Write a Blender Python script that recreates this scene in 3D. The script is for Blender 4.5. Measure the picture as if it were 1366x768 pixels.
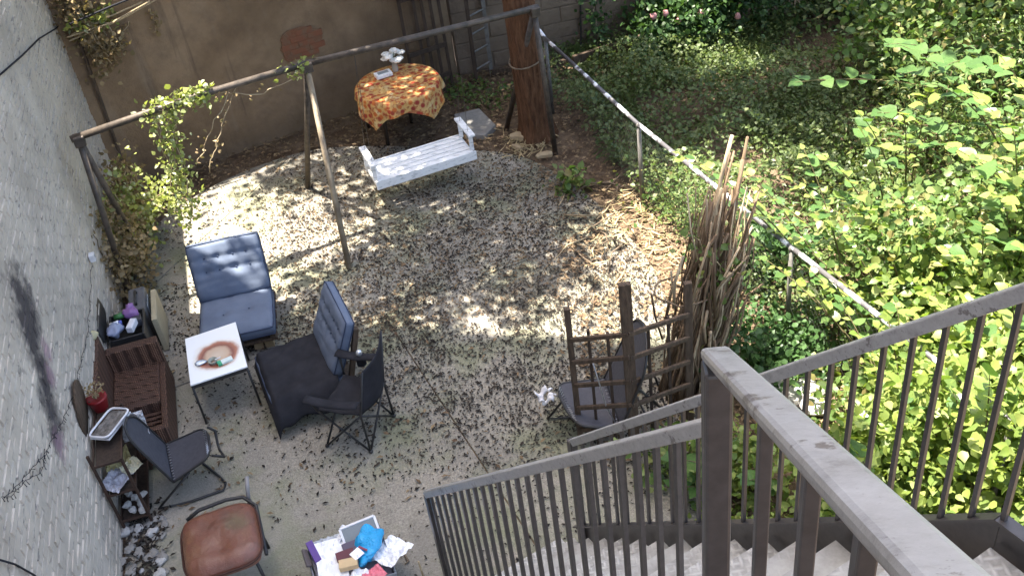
import bpy, math, random
import numpy as np
from mathutils import Vector, Matrix, noise as mnoise

# ------------------------------------------------------------------ scene, camera, world, sun, exposure
for o in list(bpy.data.objects):
    bpy.data.objects.remove(o)
scene = bpy.context.scene
COL = scene.collection
random.seed(7)
RNG = np.random.default_rng(11)
F, PITCH, ROLL, H = 1400.0, math.radians(37.7), math.radians(-8.3), 6.2
_R = Matrix.Rotation(math.pi / 2 - PITCH, 3, 'X') @ Matrix.Rotation(ROLL, 3, 'Z')
CAM = Vector((0, 0, H))
cd = bpy.data.cameras.new('camera')
cam = bpy.data.objects.new('camera', cd)
COL.objects.link(cam)
cam.matrix_world = Matrix.Translation(CAM) @ _R.to_4x4()
cd.sensor_width = 36.0
cd.lens = F / 1366.0 * 36.0
cd.clip_start = 0.05
cd.clip_end = 500.0
scene.camera = cam

SUN_EL = math.radians(76.0)
SUN_AZ = Vector((-0.95, 0.313)).normalized()          # towards the sun, in plan
wd = bpy.data.worlds.new("World")
scene.world = wd
wd.use_nodes = True
wn = wd.node_tree
sky = wn.nodes.new('ShaderNodeTexSky')
sky.sky_type = 'NISHITA'
sky.sun_disc = False
sky.sun_elevation = SUN_EL
sky.sun_rotation = math.atan2(SUN_AZ.x, SUN_AZ.y)
sky.dust_density = 4.0
sky.air_density = 1.0
sky.ozone_density = 0.5
bg = wn.nodes['Background']
bg.inputs['Strength'].default_value = 0.12
wn.links.new(sky.outputs[0], bg.inputs['Color'])
sl = bpy.data.lights.new('sun', 'SUN')
sl.energy = 5.0
sl.angle = math.radians(0.53)
sl.color = (1.0, 0.93, 0.81)
sun = bpy.data.objects.new('sun', sl)
COL.objects.link(sun)
sun.location = (-6, 2, 20)
_sd = Vector((SUN_AZ.x * math.cos(SUN_EL), SUN_AZ.y * math.cos(SUN_EL), math.sin(SUN_EL)))
sun.rotation_euler = _sd.to_track_quat('Z', 'Y').to_euler()
vs = scene.view_settings
vs.view_transform = 'Standard'
vs.look = 'None'
vs.exposure = 2.4
vs.gamma = 1.0
vs.use_curve_mapping = False

# ------------------------------------------------------------------ survey helpers (where things stand on the ground)
def ray(px, py):
    return _R @ Vector(((px - 683) / F, -(py - 384) / F, -1.0))
def G(px, py, h=0.0):
    d = ray(px, py)
    return CAM + d * ((h - H) / d.z)
def onplane(px, py, P, n):
    d = ray(px, py)
    return CAM + d * ((Vector(P) - CAM).dot(n) / d.dot(n))
def V(*a):
    return Vector(a)
def proj(P):
    c = _R.transposed() @ (Vector(P) - CAM)
    return 683 + F * c.x / -c.z, 384 - F * c.y / -c.z

# ------------------------------------------------------------------ mesh helpers
ORG = {}
class MB:
    def __init__(s, T=None):
        s.v = []; s.f = []; s.T = T
    def add(s, vs, fs):
        b = len(s.v)
        if s.T is not None:
            vs = [s.T @ Vector(p) for p in vs]
        s.v += [tuple(p) for p in vs]
        s.f += [tuple(i + b for i in f) for f in fs]
        return s
    def box(s, c, sz, rot=None):
        c = Vector(c); x, y, z = [k / 2 for k in sz]
        ps = [Vector((i, j, k)) for k in (-z, z) for j in (-y, y) for i in (-x, x)]
        if rot is not None:
            R = rot if isinstance(rot, Matrix) else Matrix.Rotation(rot, 3, 'Z')
            ps = [R @ p for p in ps]
        return s.add([c + p for p in ps], [(0, 2, 3, 1), (4, 5, 7, 6), (0, 1, 5, 4), (2, 6, 7, 3), (0, 4, 6, 2), (1, 3, 7, 5)])
    def beam(s, p, q, w, h, up=(0, 0, 1)):
        p, q = Vector(p), Vector(q)
        d = (q - p).normalized()
        u = Vector(up)
        if abs(d.dot(u)) > 0.98:
            u = Vector((1, 0, 0))
        a = d.cross(u).normalized() * (w / 2); b = a.cross(d).normalized() * (h / 2)
        vs = [e + i * a + j * b for e in (p, q) for i, j in ((-1, -1), (1, -1), (1, 1), (-1, 1))]
        return s.add(vs, [(3, 2, 1, 0), (4, 5, 6, 7), (0, 1, 5, 4), (1, 2, 6, 5), (2, 3, 7, 6), (3, 0, 4, 7)])
    def tube(s, pts, r, n=8, closed=False):
        pts = [Vector(p) for p in pts]; m = len(pts)
        rs = r if isinstance(r, (list, tuple)) else [r] * m
        vs = []; fs = []
        prev = None
        for i, p in enumerate(pts):
            if closed:
                d = pts[(i + 1) % m] - pts[i - 1]
            else:
                d = pts[min(i + 1, m - 1)] - pts[max(i - 1, 0)]
            d = d.normalized()
            if prev is None:
                u = Vector((0, 0, 1)) if abs(d.z) < 0.9 else Vector((1, 0, 0))
                a = d.cross(u).normalized()
            else:
                a = (prev - d * prev.dot(d)).normalized()
            prev = a
            b = d.cross(a)
            for k in range(n):
                t = 2 * math.pi * k / n
                vs.append(p + (a * math.cos(t) + b * math.sin(t)) * rs[i])
        for i in range(m if closed else m - 1):
            j = (i + 1) % m
            for k in range(n):
                l = (k + 1) % n
                fs.append((i * n + k, i * n + l, j * n + l, j * n + k))
        if not closed:
            fs.append(tuple(range(n - 1, -1, -1))); fs.append(tuple((m - 1) * n + k for k in range(n)))
        return s.add(vs, fs)
    def prism(s, poly, z0, z1):
        n = len(poly)
        a = sum(poly[i][0] * poly[(i + 1) % n][1] - poly[(i + 1) % n][0] * poly[i][1] for i in range(n))
        if a < 0:
            poly = poly[::-1]
        vs = [(p[0], p[1], z0) for p in poly] + [(p[0], p[1], z1) for p in poly]
        fs = [tuple(range(n - 1, -1, -1)), tuple(range(n, 2 * n))]
        fs += [(i, (i + 1) % n, n + (i + 1) % n, n + i) for i in range(n)]
        return s.add(vs, fs)
    def extr(s, poly, vec):
        n = len(poly); vec = Vector(vec)
        vs = [Vector(p) for p in poly] + [Vector(p) + vec for p in poly]
        fs = [tuple(range(n - 1, -1, -1)), tuple(range(n, 2 * n))]
        fs += [(i, (i + 1) % n, n + (i + 1) % n, n + i) for i in range(n)]
        return s.add(vs, fs)
    def grid(s, fn, nu, nv, wrap=False):
        vs = [fn(i / nu, j / nv) for j in range(nv + 1) for i in range(nu + (0 if wrap else 1))]
        w = nu if wrap else nu + 1
        fs = []
        for j in range(nv):
            for i in range(nu):
                k = (i + 1) % w if wrap else i + 1
                fs.append((j * w + i, j * w + k, (j + 1) * w + k, (j + 1) * w + i))
        return s.add(vs, fs)
    def sheet(s, fn, nu, nv, th):
        """a surface with thickness th (downwards along its normal)"""
        P = [[Vector(fn(i / nu, j / nv)) for i in range(nu + 1)] for j in range(nv + 1)]
        def nrm(i, j):
            a = P[j][min(i + 1, nu)] - P[j][max(i - 1, 0)]; b = P[min(j + 1, nv)][i] - P[max(j - 1, 0)][i]
            c = a.cross(b)
            return c.normalized() if c.length > 1e-9 else Vector((0, 0, 1))
        w = nu + 1; N = w * (nv + 1)
        vs = [P[j][i] for j in range(nv + 1) for i in range(w)] + [P[j][i] - nrm(i, j) * th for j in range(nv + 1) for i in range(w)]
        fs = []
        for j in range(nv):
            for i in range(nu):
                q = (j * w + i, j * w + i + 1, (j + 1) * w + i + 1, (j + 1) * w + i)
                fs.append(q); fs.append(tuple(N + k for k in q[::-1]))
        rim = [i for i in range(w)] + [j * w + nu for j in range(1, nv + 1)] + [nv * w + i for i in range(nu - 1, -1, -1)] + [j * w for j in range(nv - 1, 0, -1)]
        for k in range(len(rim)):
            a, b = rim[k], rim[(k + 1) % len(rim)]
            fs.append((b, a, N + a, N + b))
        return s.add(vs, fs)
    def ball(s, c, r, nu=12, nv=8, e=1.0, rot=None, jit=0.0, seed=0):
        c = Vector(c); r = r if isinstance(r, (tuple, list)) else (r, r, r)
        sg = lambda x: math.copysign(abs(x) ** e, x)
        vs = []; fs = []
        for j in range(1, nv):
            ph = -math.pi / 2 + math.pi * j / nv
            for i in range(nu):
                th = 2 * math.pi * i / nu
                p = Vector((r[0] * sg(math.cos(ph)) * sg(math.cos(th)), r[1] * sg(math.cos(ph)) * sg(math.sin(th)), r[2] * sg(math.sin(ph))))
                vs.append(p)
        vs.append(Vector((0, 0, -r[2]))); vs.append(Vector((0, 0, r[2])))
        if jit:
            vs = [p * (1 + jit * mnoise.noise(p * (1.5 / max(r)) + Vector((seed * 3.1, seed, 0)))) for p in vs]
        if rot is not None:
            vs = [rot @ p for p in vs]
        for j in range(nv - 2):
            for i in range(nu):
                k = (i + 1) % nu
                fs.append((j * nu + i, j * nu + k, (j + 1) * nu + k, (j + 1) * nu + i))
        b = len(vs) - 2
        for i in range(nu):
            k = (i + 1) % nu
            fs.append((b, k, i)); fs.append((b + 1, (nv - 2) * nu + i, (nv - 2) * nu + k))
        return s.add([c + p for p in vs], fs)
    def build(s, name, mat, parent=None, smooth=False, bevel=0.0, kind=None, origin=None, subsurf=0):
        me = bpy.data.meshes.new(name)
        org = ORG.get(parent.name) if parent else None
        if org is None:
            org = Vector(origin) if origin is not None else Vector((0, 0, 0))
        me.from_pydata([(p[0] - org.x, p[1] - org.y, p[2] - org.z) for p in s.v], [], s.f)
        me.materials.append(mat)
        if smooth:
            me.polygons.foreach_set('use_smooth', [True] * len(me.polygons))
        me.update()
        return link(name, me, parent, org, bevel, kind, subsurf)

def link(name, me, parent, org, bevel=0.0, kind=None, subsurf=0):
    o = bpy.data.objects.new(name, me)
    COL.objects.link(o)
    if parent:
        o.parent = parent
        ORG[o.name] = org
    else:
        o.location = org
        ORG[o.name] = Vector(org)
    if bevel:
        m = o.modifiers.new('bevel', 'BEVEL'); m.width = bevel; m.segments = 2; m.limit_method = 'ANGLE'
    if subsurf:
        m = o.modifiers.new('subsurf', 'SUBSURF'); m.levels = subsurf; m.render_levels = subsurf
    if kind:
        o['kind'] = kind
    return o

def thing(name, label, cat, loc, group=None):
    o = bpy.data.objects.new(name, None)
    o.empty_display_size = 0.1
    COL.objects.link(o)
    o.location = loc
    ORG[o.name] = Vector(loc)
    return tag(o, label, cat, group)
def tag(o, label=None, cat=None, group=None, kind=None):
    if label: o['label'] = label
    if cat: o['category'] = cat
    if group: o['group'] = group
    if kind: o['kind'] = kind
    return o

LEAF2 = (np.array([[0, 0, 0], [-.36, .42, .1], [0, 1, -.06], [.36, .42, .1]], float), np.array([[0, 2, 1], [0, 3, 2]]))
LEAF4 = (np.array([[0, 0, 0], [-.34, .22, .07], [-.36, .55, .09], [0, .5, 0], [0, 1, -.12], [.36, .55, .09], [.34, .22, .07]], float),
         np.array([[0, 3, 1], [1, 3, 2], [2, 3, 4], [0, 6, 3], [6, 5, 3], [5, 4, 3]]))
LONG = (np.array([[0, 0, 0], [-.13, .3, .04], [-.11, .65, .02], [0, 1, -.14], [.11, .65, .02], [.13, .3, .04]], float), np.array([[0, 5, 1], [1, 5, 4], [1, 4, 2], [2, 4, 3]]))
CURL = (np.array([[0, 0, 0], [-.2, .5, .16], [0, 1, .02], [.22, .5, .05]], float), np.array([[0, 2, 1], [0, 3, 2]]))
BLADE = (np.array([[-.05, 0, 0], [.05, 0, 0], [.02, .6, .05], [0, 1, .3], [-.03, .6, .05]], float), np.array([[0, 1, 2], [0, 2, 4], [4, 2, 3]]))
def cards(name, mat, pos, size, tmpl=LEAF2, up=0.6, parent=None, kind=None, origin=(0, 0, 0), flat=None, dirs=None):
    """many small leaves in one mesh; up: 1 = lying flat, 0 = any way round"""
    pos = np.asarray(pos, float); n = len(pos)
    size = np.broadcast_to(np.asarray(size, float), (n,))
    nr = RNG.normal(size=(n, 3)); nr /= np.linalg.norm(nr, axis=1)[:, None]
    nr = nr * (1 - up) + np.array([0, 0, 1.0]) * up
    nr /= np.linalg.norm(nr, axis=1)[:, None]
    if dirs is None:
        t = RNG.normal(size=(n, 3))
    else:
        t = np.asarray(dirs, float) + RNG.normal(size=(n, 3)) * 0.3
    t -= nr * (t * nr).sum(1)[:, None]
    t /= np.linalg.norm(t, axis=1)[:, None] + 1e-9
    b = np.cross(t, nr)
    tv, tf = tmpl; k = len(tv)
    asp = RNG.uniform(0.75, 1.25, n)
    P = pos[:, None, :] + size[:, None, None] * (tv[None, :, 0:1] * asp[:, None, None] * b[:, None, :] + (tv[None, :, 1:2] - .5) * t[:, None, :] + tv[None, :, 2:3] * nr[:, None, :])
    org = ORG.get(parent.name) if parent else Vector(origin)
    P = P.reshape(-1, 3) - np.array(org)
    Fc = (tf[None] + (np.arange(n) * k)[:, None, None]).reshape(-1, 3)
    me = bpy.data.meshes.new(name)
    me.vertices.add(len(P)); me.vertices.foreach_set('co', P.ravel())
    m = len(Fc)
    me.loops.add(m * 3); me.loops.foreach_set('vertex_index', Fc.ravel().astype(np.int32))
    me.polygons.add(m); me.polygons.foreach_set('loop_start', np.arange(0, m * 3, 3, dtype=np.int32))
    me.update(calc_edges=True)
    me.validate()
    me.materials.append(mat)
    return link(name, me, parent, org, kind=kind)

# ------------------------------------------------------------------ materials
class NM:
    def __init__(s, name):
        s.m = bpy.data.materials.new(name); s.m.use_nodes = True
        s.t = s.m.node_tree; s.b = s.t.nodes['Principled BSDF']
    def n(s, typ, **kw):
        nd = s.t.nodes.new(typ)
        for k, v in kw.items():
            if k.startswith('i_'):
                nd.inputs[k[2:].replace('_', ' ')].default_value = v
            else:
                setattr(nd, k, v)
        return nd
    def l(s, a, b):
        s.t.links.new(a, b)
    def coord(s, kind='Object'):
        return s.n('ShaderNodeTexCoord').outputs[kind]
    def noise(s, scale, detail=5, rough=.55, vec=None, dist=0.0):
        nd = s.n('ShaderNodeTexNoise'); nd.inputs['Scale'].default_value = scale; nd.inputs['Detail'].default_value = detail
        nd.inputs['Roughness'].default_value = rough; nd.inputs['Distortion'].default_value = dist
        s.l(vec if vec is not None else s.coord(), nd.inputs['Vector'])
        return nd.outputs['Fac']
    def vor(s, scale, feature='F1', vec=None, out='Distance', rnd=1.0):
        nd = s.n('ShaderNodeTexVoronoi'); nd.feature = feature; nd.inputs['Scale'].default_value = scale
        nd.inputs['Randomness'].default_value = rnd
        s.l(vec if vec is not None else s.coord(), nd.inputs['Vector'])
        return nd.outputs[out]
    def ramp(s, fac, stops, interp='LINEAR'):
        nd = s.n('ShaderNodeValToRGB'); cr = nd.color_ramp; cr.interpolation = interp
        while len(cr.elements) > 1:
            cr.elements.remove(cr.elements[-1])
        for i, (p, c) in enumerate(stops):
            e = cr.elements[0] if i == 0 else cr.elements.new(p)
            e.position = p
            c = (c, c, c) if isinstance(c, (int, float)) else c
            e.color = (c[0], c[1], c[2], 1)
        s.l(fac, nd.inputs['Fac'])
        return nd.outputs['Color']
    def mix(s, fac, a, b, mode='MIX'):
        nd = s.n('ShaderNodeMix', data_type='RGBA', blend_type=mode)
        for sock, val in ((nd.inputs[0], fac), (nd.inputs[6], a), (nd.inputs[7], b)):
            if isinstance(val, (int, float)): sock.default_value = val
            elif isinstance(val, tuple): sock.default_value = (val[0], val[1], val[2], 1)
            else: s.l(val, sock)
        return nd.outputs[2]
    def math(s, op, a, b=None, c=None):
        nd = s.n('ShaderNodeMath', operation=op)
        for i, val in enumerate((a, b, c)):
            if val is None: continue
            if isinstance(val, (int, float)): nd.inputs[i].default_value = val
            else: s.l(val, nd.inputs[i])
        return nd.outputs[0]
    def rng(s, v, a, b, c=0.0, d=1.0):
        nd = s.n('ShaderNodeMapRange'); s.l(v, nd.inputs[0])
        for i, x in enumerate((a, b, c, d)): nd.inputs[i + 1].default_value = x
        return nd.outputs[0]
    def mapping(s, scale=(1, 1, 1), rot=(0, 0, 0), kind='Object'):
        nd = s.n('ShaderNodeMapping'); nd.inputs['Scale'].default_value = scale; nd.inputs['Rotation'].default_value = rot
        s.l(s.coord(kind), nd.inputs['Vector'])
        return nd.outputs[0]
    def col(s, c):
        if isinstance(c, tuple): s.b.inputs['Base Color'].default_value = (c[0], c[1], c[2], 1)
        else: s.l(c, s.b.inputs['Base Color'])
    def bump(s, h, strength=.3, dist=.01):
        nd = s.n('ShaderNodeBump'); nd.inputs['Strength'].default_value = strength; nd.inputs['Distance'].default_value = dist
        s.l(h, nd.inputs['Height']); s.l(nd.outputs[0], s.b.inputs['Normal'])
    def set(s, rough=.7, spec=.3, metal=0.0):
        s.b.inputs['Roughness'].default_value = rough; s.b.inputs['Specular IOR Level'].default_value = spec
        s.b.inputs['Metallic'].default_value = metal
        return s.m

def pm(name, c1, c2=None, scale=6, rough=.7, spec=.3, metal=0.0, bump=.15, bs=60, bd=.004, stretch=None, lo=.35, hi=.65):
    m = NM(name)
    vec = m.mapping(stretch) if stretch else m.coord()
    c2 = c2 or tuple(k * .7 for k in c1)
    m.col(m.ramp(m.noise(scale, 6, .6, vec), [(lo, c1), (hi, c2)]))
    if bump:
        m.bump(m.noise(bs, 4, .6, vec), bump, bd)
    return m.set(rough, spec, metal)

def leafmat(name, cols, trans=.35, rough=.45, spec=.35):
    m = NM(name)
    ge = m.n('ShaderNodeNewGeometry')
    oi = m.n('ShaderNodeObjectInfo')
    r = m.math('FRACT', m.math('ADD', ge.outputs['Random Per Island'], oi.outputs['Random']))
    k = len(cols)
    c = m.ramp(r, [(i / max(1, k - 1), q) for i, q in enumerate(cols)])
    c = m.mix(m.rng(m.noise(9, 3), .35, .7, 0, .5), c, tuple(x * .6 for x in cols[0]))
    m.col(c)
    m.set(rough, spec)
    if trans:
        tr = m.n('ShaderNodeBsdfTranslucent')
        tc = m.mix(.55, c, (1.0, 1.15, .25), 'MULTIPLY')
        tc = m.mix(1.0, tc, (1.5, 1.5, 1.2), 'MULTIPLY')
        m.l(tc, tr.inputs['Color'])
        mx = m.n('ShaderNodeMixShader'); mx.inputs[0].default_value = trans
        m.l(m.b.outputs[0], mx.inputs[1]); m.l(tr.outputs[0], mx.inputs[2])
        m.l(mx.outputs[0], m.t.nodes['Material Output'].inputs['Surface'])
    return m.m

MT = {}
MT['earth'] = pm('earth', (.09, .06, .04), (.17, .125, .085), 5, .95, .1, bump=.6, bs=40, bd=.03)
MT['black_metal'] = pm('black_metal', (.02, .02, .022), (.035, .033, .032), 20, .45, .4)
MT['rail_paint'] = pm('brown_grey_rail_paint', (.05, .044, .041), (.07, .061, .057), 30, .35, .5, bump=.08)
MT['dusty_sheen_rail'] = None
MT['swing_metal'] = pm('weathered_dark_steel', (.05, .042, .036), (.12, .095, .075), 12, .55, .4, metal=.3)
MT['pale_leg'] = pm('faded_tan_paint', (.32, .26, .18), (.17, .13, .09), 6, .6, .4, metal=.1)
MT['galv'] = pm('galvanised_steel', (.42, .42, .43), (.3, .3, .31), 25, .4, .5, metal=.6)
MT['old_galv'] = pm('dull_galvanised_steel', (.2, .19, .175), (.13, .12, .11), 15, .6, .4, metal=.3)
MT['white_paint'] = pm('white_paint_peeling', (.8, .8, .8), (.4, .41, .42), 7, .6, .3, lo=.52, hi=.7, stretch=(1.2, 5, 5), bump=.2, bs=90)
MT['blue_fabric'] = pm('slate_blue_fabric', (.14, .17, .235), (.11, .135, .19), 4, .85, .2, bump=.3, bs=220, bd=.003)
MT['blue_piping'] = pm('navy_piping', (.05, .065, .11), None, 20, .8, .2)
MT['black_cloth'] = pm('black_cloth', (.018, .018, .022), (.03, .03, .036), 6, .85, .15, bump=.35, bs=120, bd=.004)
MT['sling'] = pm('charcoal_sling_mesh', (.06, .06, .072), (.075, .075, .088), 30, .7, .25, bump=.3, bs=400, bd=.002)
MT['wood_old'] = pm('weathered_brown_wood', (.12, .085, .06), (.06, .044, .032), 7, .85, .15, bump=.5, bs=25, bd=.01, stretch=(6, 6, 1))
MT['wood_dark'] = pm('dark_wood', (.07, .05, .037), (.04, .028, .022), 7, .8, .2, bump=.4, bs=25, bd=.008, stretch=(5, 5, 1))
MT['wood_pale'] = pm('pale_cut_wood', (.42, .33, .21), (.3, .22, .13), 8, .85, .15, bump=.4)
MT['stalk'] = None
MT['wicker'] = None
MT['stone_pale'] = pm('pale_stone', (.5, .48, .46), (.36, .35, .33), 7, .9, .2, bump=.5, bs=20, bd=.02)
MT['stone_grey'] = pm('grey_stone_slab', (.2, .19, .175), (.3, .285, .265), 9, .9, .2, bump=.5, bs=30, bd=.01)
MT['paper'] = pm('white_paper', (.86, .86, .87), (.58, .58, .63), 17, .6, .3, bump=.1, lo=.56, hi=.66)
MT['litter_dark'] = leafmat('dark_fallen_leaves', [(.016, .013, .012), (.03, .025, .02), (.06, .045, .032), (.022, .018, .016)], 0, .8, .2)
MT['litter_brown'] = leafmat('dry_brown_leaves', [(.10, .065, .04), (.2, .135, .08), (.3, .22, .13), (.14, .09, .06)], .1, .8, .2)
MT['dry_vine'] = leafmat('dry_vine_leaves', [(.2, .14, .075), (.38, .3, .18), (.28, .2, .11), (.14, .12, .055)], .2, .8, .2)
MT['ivy'] = leafmat('variegated_ivy_leaves', [(.22, .27, .07), (.36, .38, .12), (.17, .2, .07), (.6, .62, .45)], .3)
MT['ground_leaf'] = leafmat('ground_cover_leaves', [(.065, .105, .03), (.11, .155, .05), (.16, .19, .07), (.08, .12, .035)], .25)
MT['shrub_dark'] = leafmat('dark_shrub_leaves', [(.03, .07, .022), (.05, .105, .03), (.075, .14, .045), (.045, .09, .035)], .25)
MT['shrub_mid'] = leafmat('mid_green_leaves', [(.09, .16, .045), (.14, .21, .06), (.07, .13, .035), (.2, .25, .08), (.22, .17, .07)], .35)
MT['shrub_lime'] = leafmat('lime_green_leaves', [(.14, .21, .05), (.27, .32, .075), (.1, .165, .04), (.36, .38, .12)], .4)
MT['big_leaf'] = leafmat('large_bright_leaves', [(.2, .27, .06), (.27, .33, .075), (.14, .22, .045), (.34, .38, .11)], .4, .32, .6)
MT['canopy'] = leafmat('tree_crown_leaves', [(.05, .1, .025), (.08, .14, .035), (.06, .12, .03)], .3)
MT['bark'] = None
MT['stem'] = pm('green_brown_stem', (.13, .12, .05), (.09, .07, .04), 10, .8, .2)
MT['twig'] = pm('grey_brown_twig', (.2, .155, .11), (.12, .09, .065), 10, .9, .1)
MT['pale_twig'] = pm('pale_dry_stem', (.42, .34, .22), (.28, .21, .13), 10, .9, .1)

# concrete paving
m = NM('aged_concrete')
big = m.noise(.8, 5, .6)
fine = m.noise(55, 4, .7)
c = m.ramp(fine, [(.25, (.155, .138, .11)), (.5, (.275, .25, .205)), (.75, (.41, .375, .315))])
c = m.mix(m.rng(big, .42, .6, 0, .6), c, (.17, .158, .135))
c = m.mix(m.rng(m.noise(3.1, 6, .7), .56, .7, 0, .55), c, (.14, .125, .1))
c = m.mix(m.rng(m.noise(.45, 3, .5), .5, .62, 0, .35), c, (.38, .35, .3))
peb = m.vor(90)
c = m.mix(m.rng(peb, .0, .35, .4, 0), c, (.15, .14, .13))
moss = m.rng(m.noise(1.3, 5, .65), .46, .62, 0, .5)
c = m.mix(moss, c, (.17, .19, .095))
m.col(c); m.bump(m.math('ADD', fine, peb), .5, .006)
MT['concrete'] = m.set(.92, .15)

# painted brick, with soot stain placed in world space
WALL0 = V(-3.22, 5.2, 0); WDIR = V(-.2027, .9792, 0).normalized(); WN = V(WDIR.y, -WDIR.x, 0)
m = NM('white_painted_brick')
pos = m.n('ShaderNodeNewGeometry').outputs['Position']
big = m.noise(1.3, 6, .65, pos)
c = m.ramp(big, [(.3, (.4, .352, .295)), (.55, (.54, .48, .405)), (.75, (.62, .56, .48))])
st = m.n('ShaderNodeMapping'); st.inputs['Scale'].default_value = (6, 6, .9); m.l(pos, st.inputs['Vector'])
c = m.mix(m.rng(m.noise(1.6, 6, .7, st.outputs[0]), .5, .72, 0, .4), c, (.36, .34, .32))
st2 = m.n('ShaderNodeMapping'); st2.inputs['Scale'].default_value = (6, 6, 22); m.l(pos, st2.inputs['Vector'])
c = m.mix(m.rng(m.noise(1.1, 4, .6, st2.outputs[0]), .6, .68, 0, .75), c, (.17, .16, .155))  # short dark dashes: dirt, plus shade under the brick edges painted in
c = m.mix(m.rng(m.noise(22, 4, .7, pos), .58, .74, 0, .4), c, (.3, .29, .28))
def stain(m, pos, spots, c, colr, amp):
    tot = None
    wob = m.noise(5, 5, .7, pos)
    for P, r in spots:
        dn = m.n('ShaderNodeVectorMath', operation='DISTANCE'); m.l(pos, dn.inputs[0]); dn.inputs[1].default_value = tuple(P)
        r *= 1.5
        q = m.rng(m.math('ADD', dn.outputs['Value'], m.math('MULTIPLY', m.math('SUBTRACT', wob, .5), r * 1.8)), r * .35, r, amp, 0)
        tot = q if tot is None else m.math('MAXIMUM', tot, q)
    return m.mix(tot, c, colr)
wp = lambda x, y: onplane(x, y, WALL0, WN)
c = stain(m, pos, [(wp(*q), r) for q, r in (((30, 400), .24), ((36, 425), .24), ((42, 455), .2), ((52, 485), .17), ((61, 515), .17), ((68, 550), .16), ((73, 578), .13))], c, (.045, .04, .045), .92)
c = stain(m, pos, [(wp(*q), r) for q, r in (((62, 470), .09), ((66, 500), .09), ((78, 590), .1))], c, (.33, .22, .25), .7)
m.col(c); m.bump(m.noise(38, 5, .7, pos), .5, .012)
MT['painted_brick'] = m.set(.8, .2)

m = NM('brown_render')
b1 = m.noise(.9, 6, .65); b2 = m.noise(4, 6, .7)
c = m.ramp(b1, [(.3, (.14, .095, .058)), (.5, (.225, .156, .098)), (.7, (.3, .215, .14))])
c = m.mix(m.rng(b2, .48, .7, 0, .5), c, (.12, .085, .06))
v = m.mapping((3, 3, .5)); c = m.mix(m.rng(m.noise(1.2, 5, .6, v), .55, .75, 0, .5), c, (.24, .195, .15))
v3 = m.mapping((5, 5, .35)); c = m.mix(m.rng(m.noise(1.0, 5, .7, v3), .56, .68, 0, .55), c, (.09, .066, .05))
c = m.mix(m.rng(m.vor(1.1, 'DISTANCE_TO_EDGE', m.mapping((1, 1, 1.4))), .0, .006, .0, 0), c, (.07, .05, .04))
m.col(c); m.bump(m.math('ADD', b2, m.noise(30, 4, .7)), .7, .02)
MT['render_wall'] = m.set(.95, .1)
MT['red_brick'] = pm('old_red_brick', (.2, .085, .05), (.17, .105, .068), 9, .95, .1, bump=.6, bs=50, lo=.45, hi=.6)
m = NM('stone_block_wall')
c = m.ramp(m.noise(1.6, 6, .65), [(.3, (.14, .105, .075)), (.6, (.21, .16, .118)), (.8, (.27, .212, .165))])
m.col(c); m.bump(m.noise(14, 5, .7), .7, .03)
MT['block_wall'] = m.set(.95, .1)

m = NM('reddish_bark')
v = m.mapping((7, 7, 1.1))
n1 = m.noise(4, 6, .7, v)
m.col(m.ramp(n1, [(.3, (.05, .026, .016)), (.5, (.135, .066, .036)), (.72, (.21, .115, .065))])); m.bump(n1, .9, .04)
MT['bark'] = m.set(.9, .15)

m = NM('dry_stalk')
oi = m.n('ShaderNodeObjectInfo')
c = m.ramp(oi.outputs['Random'], [(0, (.1, .068, .045)), (.3, (.26, .185, .12)), (.55, (.16, .11, .07)), (.75, (.38, .29, .19)), (1, (.58, .47, .32))])
v = m.mapping((14, 14, 1)); c = m.mix(m.rng(m.noise(4, 5, .6, v), .45, .65, 0, .6), c, (.075, .05, .035))
m.col(c); m.bump(m.noise(6, 4, .6, v), .5, .01)
MT['stalk'] = m.set(.9, .1)

m = NM('brown_wicker')
v = m.coord()
w1 = m.n('ShaderNodeTexWave', wave_type='BANDS', bands_direction='Y'); w1.inputs['Scale'].default_value = 16; w1.inputs['Distortion'].default_value = 1.5; m.l(v, w1.inputs['Vector'])
w2 = m.n('ShaderNodeTexWave', wave_type='BANDS', bands_direction='Z'); w2.inputs['Scale'].default_value = 18; w2.inputs['Distortion'].default_value = 1.5; m.l(v, w2.inputs['Vector'])
w3 = m.n('ShaderNodeTexWave', wave_type='BANDS', bands_direction='X'); w3.inputs['Scale'].default_value = 18; m.l(v, w3.inputs['Vector'])
hgt = m.math('MULTIPLY', m.math('MULTIPLY', w1.outputs['Fac'], m.math('ADD', w2.outputs['Fac'], .3)), m.math('ADD', w3.outputs['Fac'], .3))
c = m.ramp(hgt, [(0, (.03, .015, .01)), (.4, (.14, .07, .045)), (1, (.28, .155, .1))])
m.col(m.mix(m.rng(m.noise(3, 4), .4, .7, 0, .6), c, (.085, .05, .04))); m.bump(hgt, .8, .012)
MT['wicker'] = m.set(.6, .3)

m = NM('dusty_rail_paint_sky_sheen')  # dusty paint, its colour also lightened for the sky's gloss on the handrails
d = m.noise(22, 8, .8); d2 = m.noise(45, 6, .75)
c = m.ramp(d, [(.3, (.2, .195, .19)), (.45, (.32, .312, .305)), (.75, (.42, .412, .405))])
c = m.mix(m.rng(m.noise(8, 7, .75), .58, .61, 0, .8), c, (.1, .085, .08))
m.col(m.mix(m.rng(d2, .6, .66, 0, .6), c, (.08, .068, .064))); m.bump(d2, .3, .003)
MT['dusty_sheen_rail'] = m.set(.32, .6)

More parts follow.
